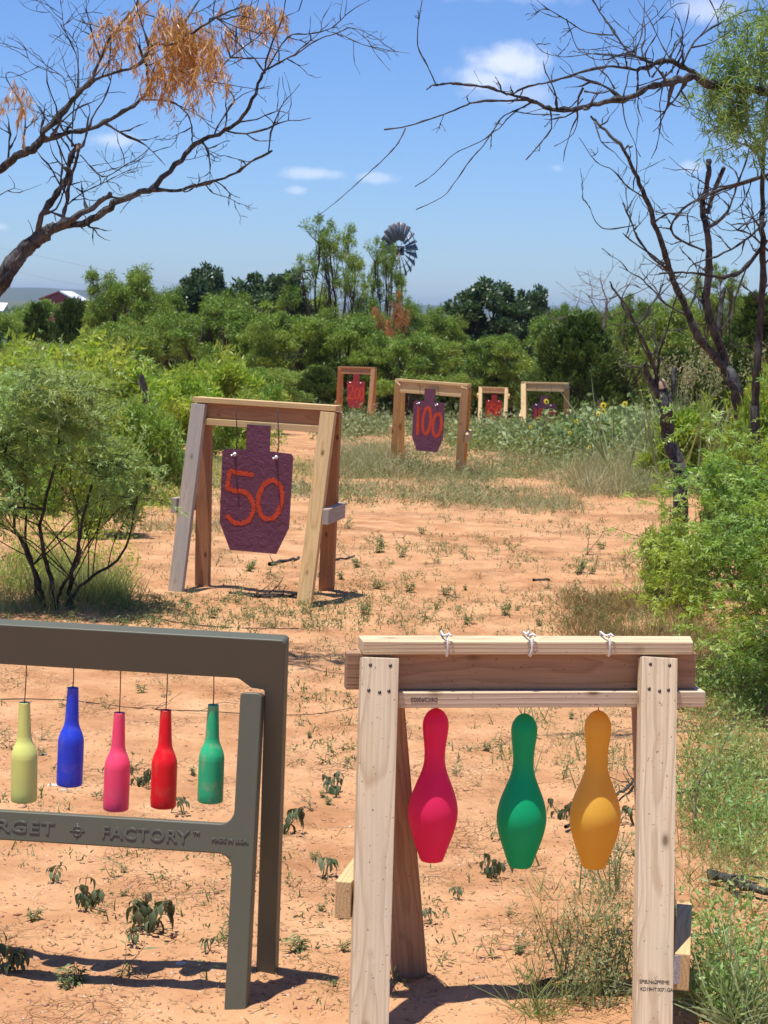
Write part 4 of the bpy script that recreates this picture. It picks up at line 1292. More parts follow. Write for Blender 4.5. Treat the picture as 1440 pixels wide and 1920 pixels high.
# ------------------------------------------------------------------ prototypes of mid and far plants (unit trees at the origin, stored far below until placed)
def clumpy(kind, h, rad, seed, m, barkm='bark_far', nleaf=16000, lw=None, trunk_h=.2, sparse=1.0, name='tree', ll=None):
    """returns (crown mesh object data, trunk mesh data) for a tree of height h and crown radius rad, at origin"""
    r = np.random.default_rng(seed)
    cl = Cloud(); tb = Tubes()
    tips = []
    if kind == 'juniper':
        trunk = np.array([[0, 0, -.2], [.03 * rad, 0, h * .5], [0, 0, h * .9]])
        tb.add(crl(trunk, 4), np.linspace(.02 * h, .01, 9), 6)
        k = int(210 * sparse)
        lump = r.uniform(.62, 1.12, size=12); ph = r.random(3) * 6
        for _ in range(k):
            zf = r.random() ** .9; a = r.random() * 2 * math.pi
            lf = lump[int(a / 6.2832 * 12) % 12] * (1 + .22 * math.sin(zf * 13 + ph[0] + a))
            R_c = rad * (1 - zf ** 1.5) ** .8 * lf * r.uniform(.5, 1.0)
            c = np.array([R_c * math.cos(a), R_c * math.sin(a), h * (.03 + .9 * zf)])
            tips.append((c, unit(np.array([math.cos(a) * .5, math.sin(a) * .5, 1.0]))))
            if r.random() < .2: tb.add([[0, 0, c[2] * .8], list(c)], [.02, .006], 4)
    else:
        conf = {'mesquite': (18, .34, .93, .27, 10), 'oak': (12, .36, .88, .33, 13), 'bush': (15, .20, .88, .32, 10), 'deadfrond': (7, .6, .95, .3, 5)}[kind]
        nl = max(4, int(conf[0] * sparse))
        r0 = {'mesquite': .017, 'oak': .018, 'bush': .010, 'deadfrond': .017}[kind] * h
        for s in range(nl):
            f_ = (s + .5) / nl
            a = s * 2.4 + r.uniform(-.4, .4)
            zf = conf[1] + (conf[2] - conf[1]) * (f_ ** .8)
            rl = rad * (.72 * math.sqrt(max(.02, 1 - ((zf - conf[1]) / (1.02 - conf[1])) ** 2))) * r.uniform(.5, 1.25)
            if kind == 'mesquite' and sparse < 1: rl *= 1.1
            c = np.array([rl * math.cos(a), rl * math.sin(a), h * zf])
            lr = rad * conf[3] * r.uniform(.5, 1.4)
            b0 = np.array([.03 * rad * math.cos(a * 3), .03 * rad * math.sin(a * 3), 0])
            q = crl(np.array([b0 - [0, 0, .1], b0 + [c[0] * .06, c[1] * .06, h * trunk_h * .8], b0 * .4 + c * .6 + r.normal(size=3) * .04 * h, c]), 5)
            q[3:] += r.normal(size=(len(q) - 3, 3)) * .008 * h
            tb.add(q, np.linspace(r0, r0 * .2, len(q)), 6)
            for _ in range(conf[4]):
                d_ = unit(r.normal(size=3)); e = c + d_ * lr * r.random() ** .4 * np.array([1, 1, .75])
                tips.append((e, d_))
                i_ = r.integers(len(q) - 7, len(q))
                tb.add(crl(np.array([q[i_], (q[i_] + e) / 2 + r.normal(size=3) * .04 * rad, e]), 3), np.linspace(r0 * .22, r0 * .06, 7), 4)
    tips = tips or [(np.zeros(3), np.array([0, 0, 1.]))]
    per = max(3, nleaf // len(tips))
    if kind == 'mesquite': LL, LW, dr, cr = ll or (.12, .23), lw or .16, .35, .13 * rad
    elif kind == 'juniper': LL, LW, dr, cr = ll or (.09, .20), lw or .30, -.1, .13 * rad
    elif kind == 'oak': LL, LW, dr, cr = ll or (.10, .19), lw or .55, .2, .15 * rad
    elif kind == 'deadfrond': LL, LW, dr, cr = ll or (.12, .26), lw or .12, .6, .16 * rad
    else: LL, LW, dr, cr = ll or (.08, .15), lw or .24, .2, .16 * rad
    T, Fc = leafT(LW, dr)
    C = np.array([t_[0] for t_ in tips]); Dn = np.array([t_[1] for t_ in tips])
    size = r.uniform(.55, 1.35, size=len(C))
    idx = np.repeat(np.arange(len(C)), per); k = len(idx)
    off = unit(r.normal(size=(k, 3))) * (r.random(k) ** .5)[:, None] * cr * size[idx][:, None]
    off[:, 2] *= .62 if kind in ('mesquite', 'oak') else 1.0
    if kind == 'juniper': off = off * .6 + Dn[idx] * (r.random(k) ** 1.3)[:, None] * cr * 2.0
    if kind == 'deadfrond': off[:, 2] = -np.abs(off[:, 2]) * 2.2
    if kind == 'mesquite' and sparse < 1: off *= .8
    O = C[idx] + off
    D = r.normal(size=(k, 3)) * (.75 if kind != 'juniper' else .4) + (off / (np.linalg.norm(off, axis=1)[:, None] + 1e-6)) * .5
    if kind == 'mesquite': D += np.array([0, 0, -.35])
    if kind == 'juniper': D += Dn[idx] * .9
    if kind == 'deadfrond': D += np.array([0, 0, -1.2])
    if kind == 'bush': D += np.array([0, 0, .45])
    keep = O[:, 2] > .03 * h
    cl.put(T, Fc, O[keep], frames(D[keep], None, r), r.uniform(*LL, size=keep.sum()))
    root = bpy.data.objects.new(name, None); COL.objects.link(root)
    cl.build('crown', m, root); tb.build('trunk', M[barkm], root)
    A_ = np.concatenate(cl.V)[::3]
    root['_h'] = float(np.percentile(A_[:, 2], 99.3)); root['_r'] = float(np.percentile(np.abs(A_[:, 0]), 97))
    return root


protos = {}
protos['mA'] = clumpy('mesquite', 5.0, 2.3, 101, M['mesq_mid'], nleaf=28000, name='mesquite_tree')
protos['mB'] = clumpy('mesquite', 4.6, 2.6, 102, M['mesq_mid'], nleaf=30000, name='mesquite_tree')
protos['mS'] = clumpy('mesquite', 6.5, 2.2, 103, M['mesq_mid'], nleaf=12000, sparse=.75, trunk_h=.35, name='tall_mesquite_tree')
protos['j'] = clumpy('juniper', 4.4, 2.1, 104, M['juniper'], nleaf=34000, name='juniper_tree', sparse=1.6)
protos['jn'] = clumpy('juniper', 5.0, 1.1, 105, M['juniper'], nleaf=16000, name='juniper_tree')
protos['o'] = clumpy('oak', 5.0, 1.7, 106, M['oak'], nleaf=20000, trunk_h=.3, name='oak_tree')
protos['b'] = clumpy('bush', 1.5, .9, 107, M['bush_yellow'], nleaf=11000, name='green_bush')
protos['b2'] = clumpy('bush', 1.3, 1.0, 108, M['mesq_near'], nleaf=11000, name='green_bush')
protos['df'] = clumpy('deadfrond', 4.2, 1.7, 109, M['dead_far'], nleaf=2600, name='dead_mesquite_tree', trunk_h=.5, barkm='bark_dark')
protos['g'] = clumpy('bush', 2.2, 1.0, 110, M['twig_grey'], nleaf=1500, name='grey_leafless_bush', barkm='twig_grey', lw=.08)
used = set()


def plant(kind, u, vtop, Y, halfw_px, label, group=None, rz=None, base=None, cat='tree', sink=0):
    """put a tree so that its top projects near (u, vtop) and it stands on the ground at distance Y"""
    pr = protos[kind]
    pt = P(u, vtop, Y); zb = float(gz(pt[0], Y, False)) - sink
    h = pt[2] - zb; s = halfw_px / F * Y / pr['_r']; szz = h / pr['_h']
    rz = rz if rz is not None else float(rng.random() * 6.28)
    if kind not in used:
        used.add(kind); o = pr
        o.matrix_basis = Matrix.LocRotScale(Vector((float(pt[0]), float(Y), zb)), Matrix.Rotation(rz, 3, 'Z'), Vector((s, s, szz)))
    else:
        o = copy_tree(pr, (pt[0], Y, zb), rz, s, None, None, szz)
    tag(o, label, cat, group)
    return o


TG = 'trees of the far thicket'
T_ = [
    ('jn', 68, 572, 70, 42, 'dark juniper at the left edge just right of the pale small roof'),
    ('j', 135, 566, 74, 62, 'dark green juniper standing below the red barn'),
    ('mA', 238, 508, 66, 72, 'bright feathery mesquite just right of the red barn, taller than its neighbours'),
    ('o', 372, 506, 84, 48, 'dark oak with a clumpy crown between two bright mesquites, left of centre'),
    ('mB', 330, 590, 60, 70, 'low green mesquite in front of the dark clumpy oak'),
    ('mA', 425, 562, 58, 80, 'broad light green mesquite behind the left end of the 50 stand'),
    ('o', 520, 515, 80, 62, 'blackish green bushy tree left of the tall thin mesquite'),
    ('mS', 625, 412, 72, 78, 'tall thin airy mesquite with an open crown, left of the windmill'),
    ('mS', 722, 452, 74, 50, 'narrow airy mesquite half covering the lower left of the windmill wheel'),
    ('mB', 545, 590, 56, 85, 'spreading mesquite with crooked limbs above the right end of the 50 stand'),
    ('mA', 655, 600, 56, 75, 'mesquite thicket tree right behind the 200 stand'),
    ('mB', 770, 628, 55, 80, 'light green mesquite above the 100 stand'),
    ('mA', 830, 592, 66, 55, 'yellow green mesquite right of the windmill foot'),
    ('o', 898, 533, 78, 66, 'large glossy dark oak right of the windmill'),
    ('o', 990, 546, 80, 38, 'smaller dark oak directly right of the large glossy oak'),
    ('mB', 930, 630, 58, 66, 'mesquite in front of the two dark oaks, above the 250 stand'),
    ('mA', 1030, 600, 72, 55, 'pale mesquite crown behind the left shoulder of the big juniper'),
    ('j', 1092, 596, 46, 118, 'big dense dark juniper behind the 150 stand and the sunflowers'),
    ('mS', 1185, 555, 62, 48, 'yellowish airy mesquite behind the leafless grey tree'),
    ('mA', 1265, 565, 60, 70, 'soft green mesquite seen through the bare branches on the right'),
    ('j', 1275, 660, 42, 75, 'dark juniper filling the gap behind the broken snag'),
    ('mS', 1350, 500, 58, 60, 'tall pale mesquite behind the crossing bare trunks'),
    ('jn', 1420, 555, 40, 70, 'dark juniper at the right edge behind the crooked bare tree'),
    ('j', 1370, 640, 36, 70, 'low dark juniper between the bare trunks at the right'),
    ('mB', 230, 610, 52, 80, 'low mesquite in front of the bright feathery one'),
    ('mB', 60, 640, 48, 70, 'rounded mesquite behind the left-hand bushes'),
    ('j', 600, 690, 54, 60, 'low juniper in the shade left of the 200 stand'),
    ('j', 850, 690, 60, 70, 'dark low juniper right behind the 100 plate'),
    ('j', 740, 690, 58, 70, 'dark low juniper between the 200 and 100 plates'),
    ('mA', 960, 690, 58, 60, 'low mesquite between the 250 and 150 stands'),
    ('mB', 480, 690, 48, 75, 'shaded low mesquite above the middle of the 50 stand'),
    ('mB', 100, 568, 88, 75, 'mesquite crown hiding the lower walls of the red barn'),
    ('mA', 20, 590, 80, 60, 'mesquite at the left edge below the small shed'),
    ('mB', 190, 560, 78, 60, 'mesquite crown between the barn and the bright feathery mesquite'),
    ('mA', 300, 545, 82, 60, 'mesquite crown left of the dark clumpy oak, farther back'),
    ('mB', 455, 548, 80, 70, 'mesquite crown between the dark clumpy oak and the blackish green tree'),
    ('mA', 590, 555, 82, 70, 'mesquite crown behind the trunk of the tall thin mesquite'),
    ('o', 560, 640, 60, 60, 'dark rounded tree in the shade above the right end of the 50 stand'),
    ('mB', 690, 585, 66, 60, 'mesquite crown just below the rusty foliage'),
    ('mA', 785, 572, 84, 50, 'mesquite crown right of the rusty foliage'),
    ('o', 880, 650, 64, 60, 'dark leafy tree between the 100 and 250 stands'),
    ('mB', 1050, 575, 84, 55, 'distant mesquite crown on the skyline left of the grey leafless tree'),
    ('mA', 1130, 580, 90, 60, 'distant mesquite crown behind the grey leafless tree'),
    ('mB', 1215, 572, 80, 60, 'distant mesquite crown right of the yellowish airy one'),
    ('mA', 1320, 560, 72, 60, 'green crown between the two crossing bare trunks'),
    ('mB', 1400, 560, 66, 60, 'broad crown behind the crooked bare tree'),
    ('j', 180, 640, 62, 80, 'low dark juniper between the left mesquites'),
    ('j', 400, 640, 60, 70, 'low dark juniper below the dark clumpy oak'),
    ('df', 742, 548, 64, 46, 'mesquite with rusty dead foliage below the windmill'),
    ('g', 85, 640, 40, 50, 'grey leafless bush below the dark junipers at the left'),
]
for kind, u, vt, Y, hw, lab in T_: plant(kind, u, vt, Y, hw, lab, TG if kind != 'g' else None)

BG = 'green bushes left of the lane'
for kind, u, vt, Y, hw, lab in [
    ('b2', 60, 690, 17, 130, 'pale green bush behind the dusky left-edge bush'),
    ('b', 190, 668, 22, 110, 'bright yellow green bush near the dark burnt stub'),
    ('b2', 250, 730, 18, 90, 'light green bush in the middle of the left thicket'),
    ('b', 340, 700, 26, 75, 'fresh green bush directly left of the 50 stand'),
    ('b', 405, 668, 28, 70, 'yellow tipped bush rising behind the 50 stand left post'),
    ('b2', 440, 740, 25, 65, 'shaded green bush seen through the 50 stand'),
    ('b', 130, 640, 30, 110, 'tall light bush on the left skyline of the thicket'),
    ('b2', 300, 690, 32, 90, 'rounded bush behind the burnt stub'),
    ('b', 20, 650, 26, 90, 'bright bush at the far left edge under the barn'),
    ('b2', 480, 710, 34, 60, 'small bush right of the yellow tipped bush'),
    ('b2', 170, 780, 14.5, 95, 'dense green bush just right of the dusky left-edge bush'),
]: plant(kind, u, vt, Y, hw, lab, BG, cat='bush', sink=.05)
for kind, u, vt, Y, hw, lab in [
    ('b', 1440, 725, 13, 60, 'yellow green bush above the big right-hand mesquite'),
    ('b2', 1385, 835, 12, 60, 'light green bush beside the foot of the broken snag'),
    ('b', 1290, 760, 22, 60, 'pale bush behind the broken snag'),
    ('b', 1450, 690, 18, 80, 'tall bush at the right edge behind the crooked tree'),
    ('b2', 1255, 960, 11.5, 50, 'small low mesquite sprout at the left foot of the right-hand bush'),
]: plant(kind, u, vt, Y, hw, lab, 'green bushes right of the lane', cat='bush', sink=.05)
for k_, pr in protos.items():
    if k_ not in used:
        for c in list(pr.children): bpy.data.objects.remove(c)
        bpy.data.objects.remove(pr)
for o in bpy.data.objects:
    for kk in ('_h', '_r'):
        if kk in o: del o[kk]

# burnt stub
t = Tubes(); b = P(276, 760, 19); gb = np.array([b[0], 19, gz(b[0], 19)])
t.add(crl(np.array([gb, P(276, 770, 19), P(272, 735, 19), P(264, 702, 19)]), 4), np.linspace(.05, .025, 13), 7)
t.add([P(271, 735, 19), P(262, 722, 19.05), P(258, 715, 19.1)], [.02, .015, .01], 6)
tag(t.build('burnt_stump', M['bark_dark']), 'thin black burnt stub sticking up from the left thicket', 'stump')

# far woods: one mass
r = np.random.default_rng(77)
cl = Cloud(); T, Fc = leafT(.7, .1)
NT_ = 2600
yy = 100 * (1500 / 100) ** (r.random(NT_) ** .8); xx = yy * r.uniform(-.30, .30, NT_)
hh = r.uniform(2.2, 4.8, NT_) * (1 + .3 * (r.random(NT_) < .1))
zz = gz(xx, yy, False)
per = 70
d = unit(r.normal(size=(NT_, per, 3))) * r.random((NT_, per, 1)) ** .35
O = np.stack([xx, yy, zz + hh * .52], -1)[:, None, :] + d * np.stack([hh * .7, hh * .7, hh * .46], -1)[:, None, :]
sz = np.repeat(.25 + .0009 * yy, per) * r.uniform(.6, 1.4, NT_ * per)
cl.put(T, Fc, O.reshape(-1, 3), frames(r.normal(size=(NT_ * per, 3)), None, r), np.minimum(sz, 1.4))
tag(cl.build('far_woodland', M['far_wood']), 'distant scrub woodland reaching to the blue hills', 'woodland', kind='stuff')

# ------------------------------------------------------------------ windmill, barn, power lines
Yw = 128.0
wc = P(748, 469, Yw)
gw = np.array([P(736, 600, Yw)[0], Yw + 1.2, float(gz(0, Yw + 1.2, False))])
wm = empty('windmill', gw, 'old farm windmill with a round fan wheel above the trees', 'windmill')
tb = Tubes(); topp = np.array([gw[0] + .15, gw[1] - .3, wc[2] - .1]); hb = topp[2] - gw[2]
legs = []
for sx in (-1, 1):
    for sy in (-1, 1):
        a = gw + np.array([sx * 1.3, sy * 1.3, 0]); b = topp + np.array([sx * .13, sy * .13, 0]); legs.append((a, b)); tb.add([a, b], .055, 5)
for f in np.linspace(.1, .95, 9):
    c = [a + (b - a) * f for a, b in legs]; f2 = min(f + .1, 1); c2 = [a + (b - a) * f2 for a, b in legs]
    for p_, q_ in ((0, 1), (1, 3), (3, 2), (2, 0)):
        tb.add([c[p_], c[q_]], .03, 4); tb.add([c[p_], c2[q_]], .02, 4)
tb.build('tower', M['tower'], wm)
yaw = R_(48); wn = np.array([math.sin(yaw), -math.cos(yaw), 0]); wx = np.array([math.cos(yaw), math.sin(yaw), 0]); wz = np.array([0, 0, 1.0])
whl = Tubes()
for rr_ in (1.12, 1.62):
    whl.add([wc + rr_ * (math.cos(a) * wx + math.sin(a) * wz) for a in np.linspace(0, 2 * math.pi, 31)], .025, 4)
for a in np.arange(6) * math.pi / 3: whl.add([wc, wc + 1.62 * (math.cos(a) * wx + math.sin(a) * wz)], .025, 4)
wh = whl.build('wheel_rim', M['tower'], wm)
t = Tubes(); t.add([wc + wn * .2, wc - wn * .9], [.16, .2], 10); t.build('hub', M['steel_galv'], wm)
missing = {1, 2, 12}
for k in range(20):
    a0 = (k + .12) * 2 * math.pi / 20; a1 = (k + .88) * 2 * math.pi / 20
    if k in missing: a1 = a0 + (a1 - a0) * .35
    V = []
    for rr_ in (.62, 1.2, 1.78):
        for a, dz in ((a0, .10), ((a0 + a1) / 2, .03), (a1, -.10)):
            p = wc + rr_ * (math.cos(a) * wx + math.sin(a) * wz) + wn * dz * (1 if a == a0 else 1)
            V.append(p)
    V = np.array(V); n9 = len(V); V = np.vstack([V, V - wn * .012])
    Fq = []
    for a in range(2):
        for b in range(2):
            i0 = a * 3 + b
            Fq += [[i0, i0 + 1, i0 + 4, i0 + 3], [n9 + i0, n9 + i0 + 3, n9 + i0 + 4, n9 + i0 + 1]]
    for (a, b) in ((0, 1), (1, 2), (2, 5), (5, 8), (8, 7), (7, 6), (6, 3), (3, 0)): Fq.append([a, n9 + a, n9 + b, b])
    build('blade', V, [np.array(Fq)], M['steel_galv'], wm)
tail = wc - wn * .75 + wx * .75
board('tail_vane', tail - wx * .6, tail + wx * .6, .6, .02, wn, M['steel_galv'], wm, 0)
t = Tubes(); t.add([wc - wn * .75, wc - wn * .75 + wx * .2], .04, 5); t.build('tail_boom', M['tower'], wm)

Yb = 420.
b0 = P(72, 566, Yb); b1 = P(170, 567, Yb)
gzb = float(gz(b0[0], Yb, False))


def prism(name, pts, m, parent):
    """pts: list of (front polygon, back polygon)"""
    f, b = pts; n = len(f); V = np.array(list(f) + list(b)); Fs = {}
    bm = bmesh.new(); vs = [bm.verts.new([float(c) for c in v]) for v in V]
    bm.faces.new(vs[:n]); bm.faces.new(vs[n:][::-1])
    for k in range(n): bm.faces.new([vs[k], vs[n + k], vs[n + (k + 1) % n], vs[(k + 1) % n]])
    bmesh.ops.recalc_face_normals(bm, faces=bm.faces[:])
    return from_bm(name, bm, m, parent)


barn = empty('barn', (b0[0] + 5, Yb, gzb), 'red metal barn with a bright white roof below the hills', 'building')
pk = P(112, 549, Yb); e0 = P(78, 563, Yb); e1 = P(146, 566, Yb + 4)
dpt = np.array([.4, 14., 0])
gl = [np.array([e0[0], Yb, gzb]), np.array([e1[0], Yb, gzb]), np.array([e1[0], Yb, e1[2]]), np.array([pk[0], Yb, pk[2]]), np.array([e0[0], Yb, e0[2]])]
prism('wall', (gl, [p + dpt for p in gl]), M['barn_red'], barn)
th = np.array([0, 0, .15])
rf_ = [gl[3] + th + [0, -.3, 0], gl[2] + th + [.6, -.3, -.1], gl[2] + th * 3 + [.6, -.3, -.1], gl[3] + th * 3 + [0, -.3, 0]]
prism('roof', (rf_, [p + dpt for p in rf_]), M['barn_white'], barn)
rf_ = [gl[3] + th + [-.02, -.3, 0], gl[4] + th + [-.6, -.3, -.1], gl[4] + th * 3 + [-.6, -.3, -.1], gl[3] + th * 3 + [-.02, -.3, 0]]
prism('roof', (rf_, [p + dpt for p in rf_]), M['barn_red'], barn)
Ys_ = 250.
sh_ = empty('shed', (P(0, 575, Ys_)[0], Ys_, gz(-40, Ys_, False)), 'small shed with a pale sloping roof at the far left edge', 'building')
a = P(-30, 566, Ys_); b = P(15, 568, Ys_); c = P(6, 582, Ys_ - 3); dd_ = P(-40, 582, Ys_ - 3)
prism('roof', ([a, b, c, dd_], [p - np.array([0, 0, .15]) for p in (a, b, c, dd_)]), M['barn_white'], sh_)
gg = float(gz(-40, Ys_, False))
w_ = [c + [-.4, .3, -.16], dd_ + [.4, .3, -.16], np.array([dd_[0] + .4, dd_[1] + .3, gg]), np.array([c[0] - .4, c[1] + .3, gg])]
prism('wall', (w_, [p + [0, 2.4, 0] for p in w_]), M['grey_panel'], sh_)

for pxs, lab in (([(-200, 430), (0, 465), (150, 497), (300, 527), (420, 545)], 'upper faint power cable over the red barn'), ([(-200, 470), (0, 503), (100, 525), (230, 548), (330, 562)], 'lower faint power cable over the red barn')):
    t = Tubes(); pts = crl(np.array([P(u, v, 230) for u, v in pxs]), 5); t.add(pts, .012, 4)
    tag(t.build('power_line', M['grey_panel']), lab, 'cable', 'power cables')

# ------------------------------------------------------------------ grasses and weeds
def scatter_uv(boxes, r, mask=None):
    out = []
    for (u0, u1, v0, v1, n) in boxes:
        U = r.uniform(u0, u1, n); Vv = r.uniform(v0, v1, n)
        for u, v in zip(U, Vv): out.append(G(u, v))
    return np.array(out)


def gpts(boxes, r):
    """vectorised ground points under pixel boxes"""
    out = []
    for (u0, u1, v0, v1, n) in boxes:
        U = r.uniform(u0, u1, n); Vv = r.uniform(v0, v1, n)
        d = FWD[None] + ((U - 720) / F)[:, None] * RT + ((960 - Vv) / F)[:, None] * UP
        lo = np.full(n, 2.0); hi = np.full(n, 300.0)
        for _ in range(40):
            m = (lo + hi) / 2; t = m / d[:, 1]; p = np.array([0, 0, H]) + t[:, None] * d
            up_ = p[:, 2] > gz(p[:, 0], p[:, 1], False)
            lo = np.where(up_, m, lo); hi = np.where(up_, hi, m)
        p = np.array([0, 0, H]) + (lo / d[:, 1])[:, None] * d
        p[:, 2] = gz(p[:, 0], p[:, 1])
        out.append(p)
    return np.concatenate(out)


def tufts(P0, r, blades, hgt, w, spread=.03, lean=.5, bend=(.1, .5)):
    """grass tufts; w is a real blade width in metres"""
    res = []
    n = len(P0)
    k = n * blades
    O = np.repeat(P0, blades, 0) + np.column_stack([r.normal(size=(k, 2)) * spread, np.zeros(k)])
    O[:, 2] = gz(O[:, 0], O[:, 1]) - .004
    D = np.column_stack([r.normal(size=(k, 2)) * lean, np.ones(k)])
    s = np.repeat(r.uniform(*hgt, size=n), blades) * r.uniform(.5, 1.15, k)
    for bnd in bend:
        sel = r.random(k) < 1 / len(bend) if bnd != bend[-1] else None
    grp = r.integers(0, len(bend), k)
    for gi, bnd in enumerate(bend):
        mks = grp == gi
        T, Fc = bladeT(1.0, bnd, 4)
        S = np.column_stack([s[mks], np.full(mks.sum(), w) * r.uniform(.6, 1.4, mks.sum()), s[mks]])
        res.append((T, Fc, O[mks], frames(D[mks], None, r), S))
    return res


def grass(name, label, boxes, m, seed, blades=12, hgt=(.08, .2), w=.004, spread=.03, lean=.5, bend=(.15, .5), thresh=None, cat='grass', nscale=1.2):
    r = np.random.default_rng(seed); p = gpts(boxes, r)
    if thresh is not None:
        k = vnoise(p[:, 0] * nscale + seed, p[:, 1] * nscale * .7) + .5 > thresh + r.normal(size=len(p)) * .08; p = p[k]
    cl = Cloud()
    for a in tufts(p, r, blades, hgt, w, spread, lean, bend): cl.put(*a)
    return tag(cl.build(name, m), label, cat, kind='stuff')


def herbs(name, label, boxes, m, seed, per=30, hgt=(.1, .3), leaf=(.03, .06), wid=.4, spread=.06, thresh=None, cat='weeds', up=.4, nscale=1.2):
    """leafy herbs: leaves spread round upright stems"""
    r = np.random.default_rng(seed); p = gpts(boxes, r)
    if thresh is not None:
        k = vnoise(p[:, 0] * nscale + seed, p[:, 1] * nscale * .7) + .5 > thresh + r.normal(size=len(p)) * .08; p = p[k]
    n = len(p); h = r.uniform(*hgt, n)
    cl = Cloud()
    D = np.column_stack([r.normal(size=(n, 2)) * .3, np.ones(n)]); D = unit(D)
    T, Fc = bladeT(1.0, .15, 3); cl.put(T, Fc, p, frames(D, None, r), np.column_stack([h, np.full(n, .006), h]))
    k = n * per; idx = np.repeat(np.arange(n), per); f = r.random(k) ** .7
    O = p[idx] + D[idx] * (h[idx] * f)[:, None] + r.normal(size=(k, 3)) * (spread * np.array([1, 1, .5])) * (h[idx] / np.mean(hgt))[:, None]
    O[:, 2] = np.maximum(O[:, 2], gz(O[:, 0], O[:, 1]) + .004)
    Dl = r.normal(size=(k, 3)) + np.array([0, 0, up]); T, Fc = leafT(wid, .25)
    cl.put(T, Fc, O, frames(Dl, None, r), r.uniform(*leaf, size=k))
    return tag(cl.build(name, m), label, cat, kind='stuff')


grass('dry_grass', 'band of dry grey green grass across the lane behind the 50 stand', [(230, 1260, 868, 950, 2300), (620, 1250, 830, 905, 1500), (230, 420, 850, 1000, 400), (700, 1250, 940, 965, 250)], M['grass_dry'], 201, 9, (.06, .24), .006, .07, .8, (.2, .8), .47, nscale=1.3)
herbs('band_weeds', 'clumps of grey green weeds among the dry grass behind the 50 stand', [(240, 1260, 875, 950, 900), (620, 1250, 840, 905, 500)], M['weed_grey'], 212, 26, (.06, .22), (.02, .05), .3, .07, .5, nscale=1.1)
grass('tall_dry_grass', 'pale tall dry grass by the broken snag', [(1080, 1290, 850, 935, 460), (620, 760, 850, 900, 140)], M['grass_dry'], 202, 14, (.25, .5), .007, .08, .45, (.3, .7))
herbs('low_weeds', 'grey green leafy weeds covering the ground between the far stands', [(600, 1000, 806, 850, 620), (980, 1300, 815, 890, 650), (620, 720, 803, 820, 60)], M['weed_grey'], 203, 34, (.12, .38), (.05, .10), .4, .14, .30, nscale=.35)
grass('brown_grass', 'brown dry grass below the right-hand mesquite bush', [(1060, 1320, 1120, 1215, 480), (1180, 1330, 1090, 1150, 120), (1280, 1440, 1190, 1290, 160)], M['grass_brown'], 204, 14, (.06, .17), .0035, .05, .7, (.2, .6), .30, nscale=2)
grass('green_grass', 'tangled green grass along the right edge beside the sawhorse', [(1290, 1440, 1240, 1560, 260), (1300, 1440, 1560, 1925, 200), (1120, 1300, 1105, 1200, 90), (1240, 1440, 1180, 1260, 110)], M['grass_green'], 205, 12, (.06, .19), .0028, .04, .75, (.2, .7), .40, nscale=2)
grass('shade_grass', 'dark fine grass tuft under the left-edge bush', [(90, 225, 1085, 1130, 110), (0, 120, 1050, 1150, 90), (150, 260, 1120, 1150, 20)], M['grass_green'], 206, 22, (.12, .26), .0035, .05, .55, (.2, .6))
herbs('edge_weeds', 'leafy weeds tangled along the right edge of the lane', [(1330, 1440, 1240, 1925, 330), (1265, 1340, 1300, 1900, 90)], M['mesq_left'], 207, 30, (.05, .20), (.012, .03), .32, .045, .25, nscale=2)
herbs('wispy_weeds', 'wispy grey green weeds behind and under the green and yellow pins', [(970, 1170, 1600, 1760, 60), (1040, 1190, 1700, 1880, 50), (930, 1190, 1330, 1500, 34), (1060, 1190, 1830, 1900, 40)], M['weed_grey'], 208, 40, (.08, .22), (.008, .018), .3, .03, .2, nscale=2)
grass('lane_grass', 'wispy grass sprouting under the right end of the sawhorse', [(1000, 1180, 1660, 1900, 40), (930, 1180, 1380, 1480, 12)], M['grass_green'], 209, 12, (.06, .18), .0025, .025, .6, (.2, .7))
herbs('short_weeds', 'tiny scattered weeds over the red soil of the lane', [(620, 1250, 945, 1190, 1700), (240, 620, 960, 1000, 120), (200, 620, 1120, 1190, 400), (240, 620, 1000, 1120, 160), (0, 330, 1130, 1175, 120), (540, 670, 1200, 1450, 60), (0, 1200, 1200, 1900, 520)], M['weed'], 210, 10, (.015, .05), (.010, .022), .3, .02, .40, nscale=1.5)
herbs('pale_weeds', 'pale yellow green weeds at the foot of the left bushes', [(0, 240, 960, 1120, 130), (240, 360, 860, 960, 160), (380, 600, 860, 930, 120)], M['bush_yellow'], 211, 26, (.06, .2), (.02, .04), .3, .06, .3)

# litter: pebbles and dark crumbs of dry plants, uncountable
r = np.random.default_rng(300)
OCT = np.array([[1, 0, 0], [0, 1, 0], [-1, 0, 0], [0, -1, 0], [0, 0, .8], [0, 0, -.6]], float); OF = np.array([[0, 1, 4], [1, 2, 4], [2, 3, 4], [3, 0, 4], [1, 0, 5], [2, 1, 5], [3, 2, 5], [0, 3, 5]])
p = gpts([(0, 1440, 1150, 1925, 1500), (0, 1440, 940, 1150, 500)], r)
cl = Cloud(); s = r.lognormal(-5.9, .45, len(p)); cl.put(OCT, OF, p, frames(np.column_stack([r.normal(size=(len(p), 2)), r.normal(size=len(p)) * .3]), np.tile([0, 0, 1.], (len(p), 1)), r), np.column_stack([s, s * r.uniform(.5, 1, len(p)), s * .6]))
tag(cl.build('pebbles', M['stone'], smooth_=True), 'pale pebbles strewn over the red soil', 'pebbles', kind='stuff')
p = gpts([(0, 1440, 1150, 1925, 4200), (0, 1440, 940, 1150, 1500)], r)
cl = Cloud(); s = r.lognormal(-5.3, .5, len(p)); cl.put(OCT, OF, p, frames(np.column_stack([r.normal(size=(len(p), 2)), r.normal(size=len(p)) * .3]), np.tile([0, 0, 1.], (len(p), 1)), r), np.column_stack([s, s * r.uniform(.5, 1, len(p)), s * .55]))
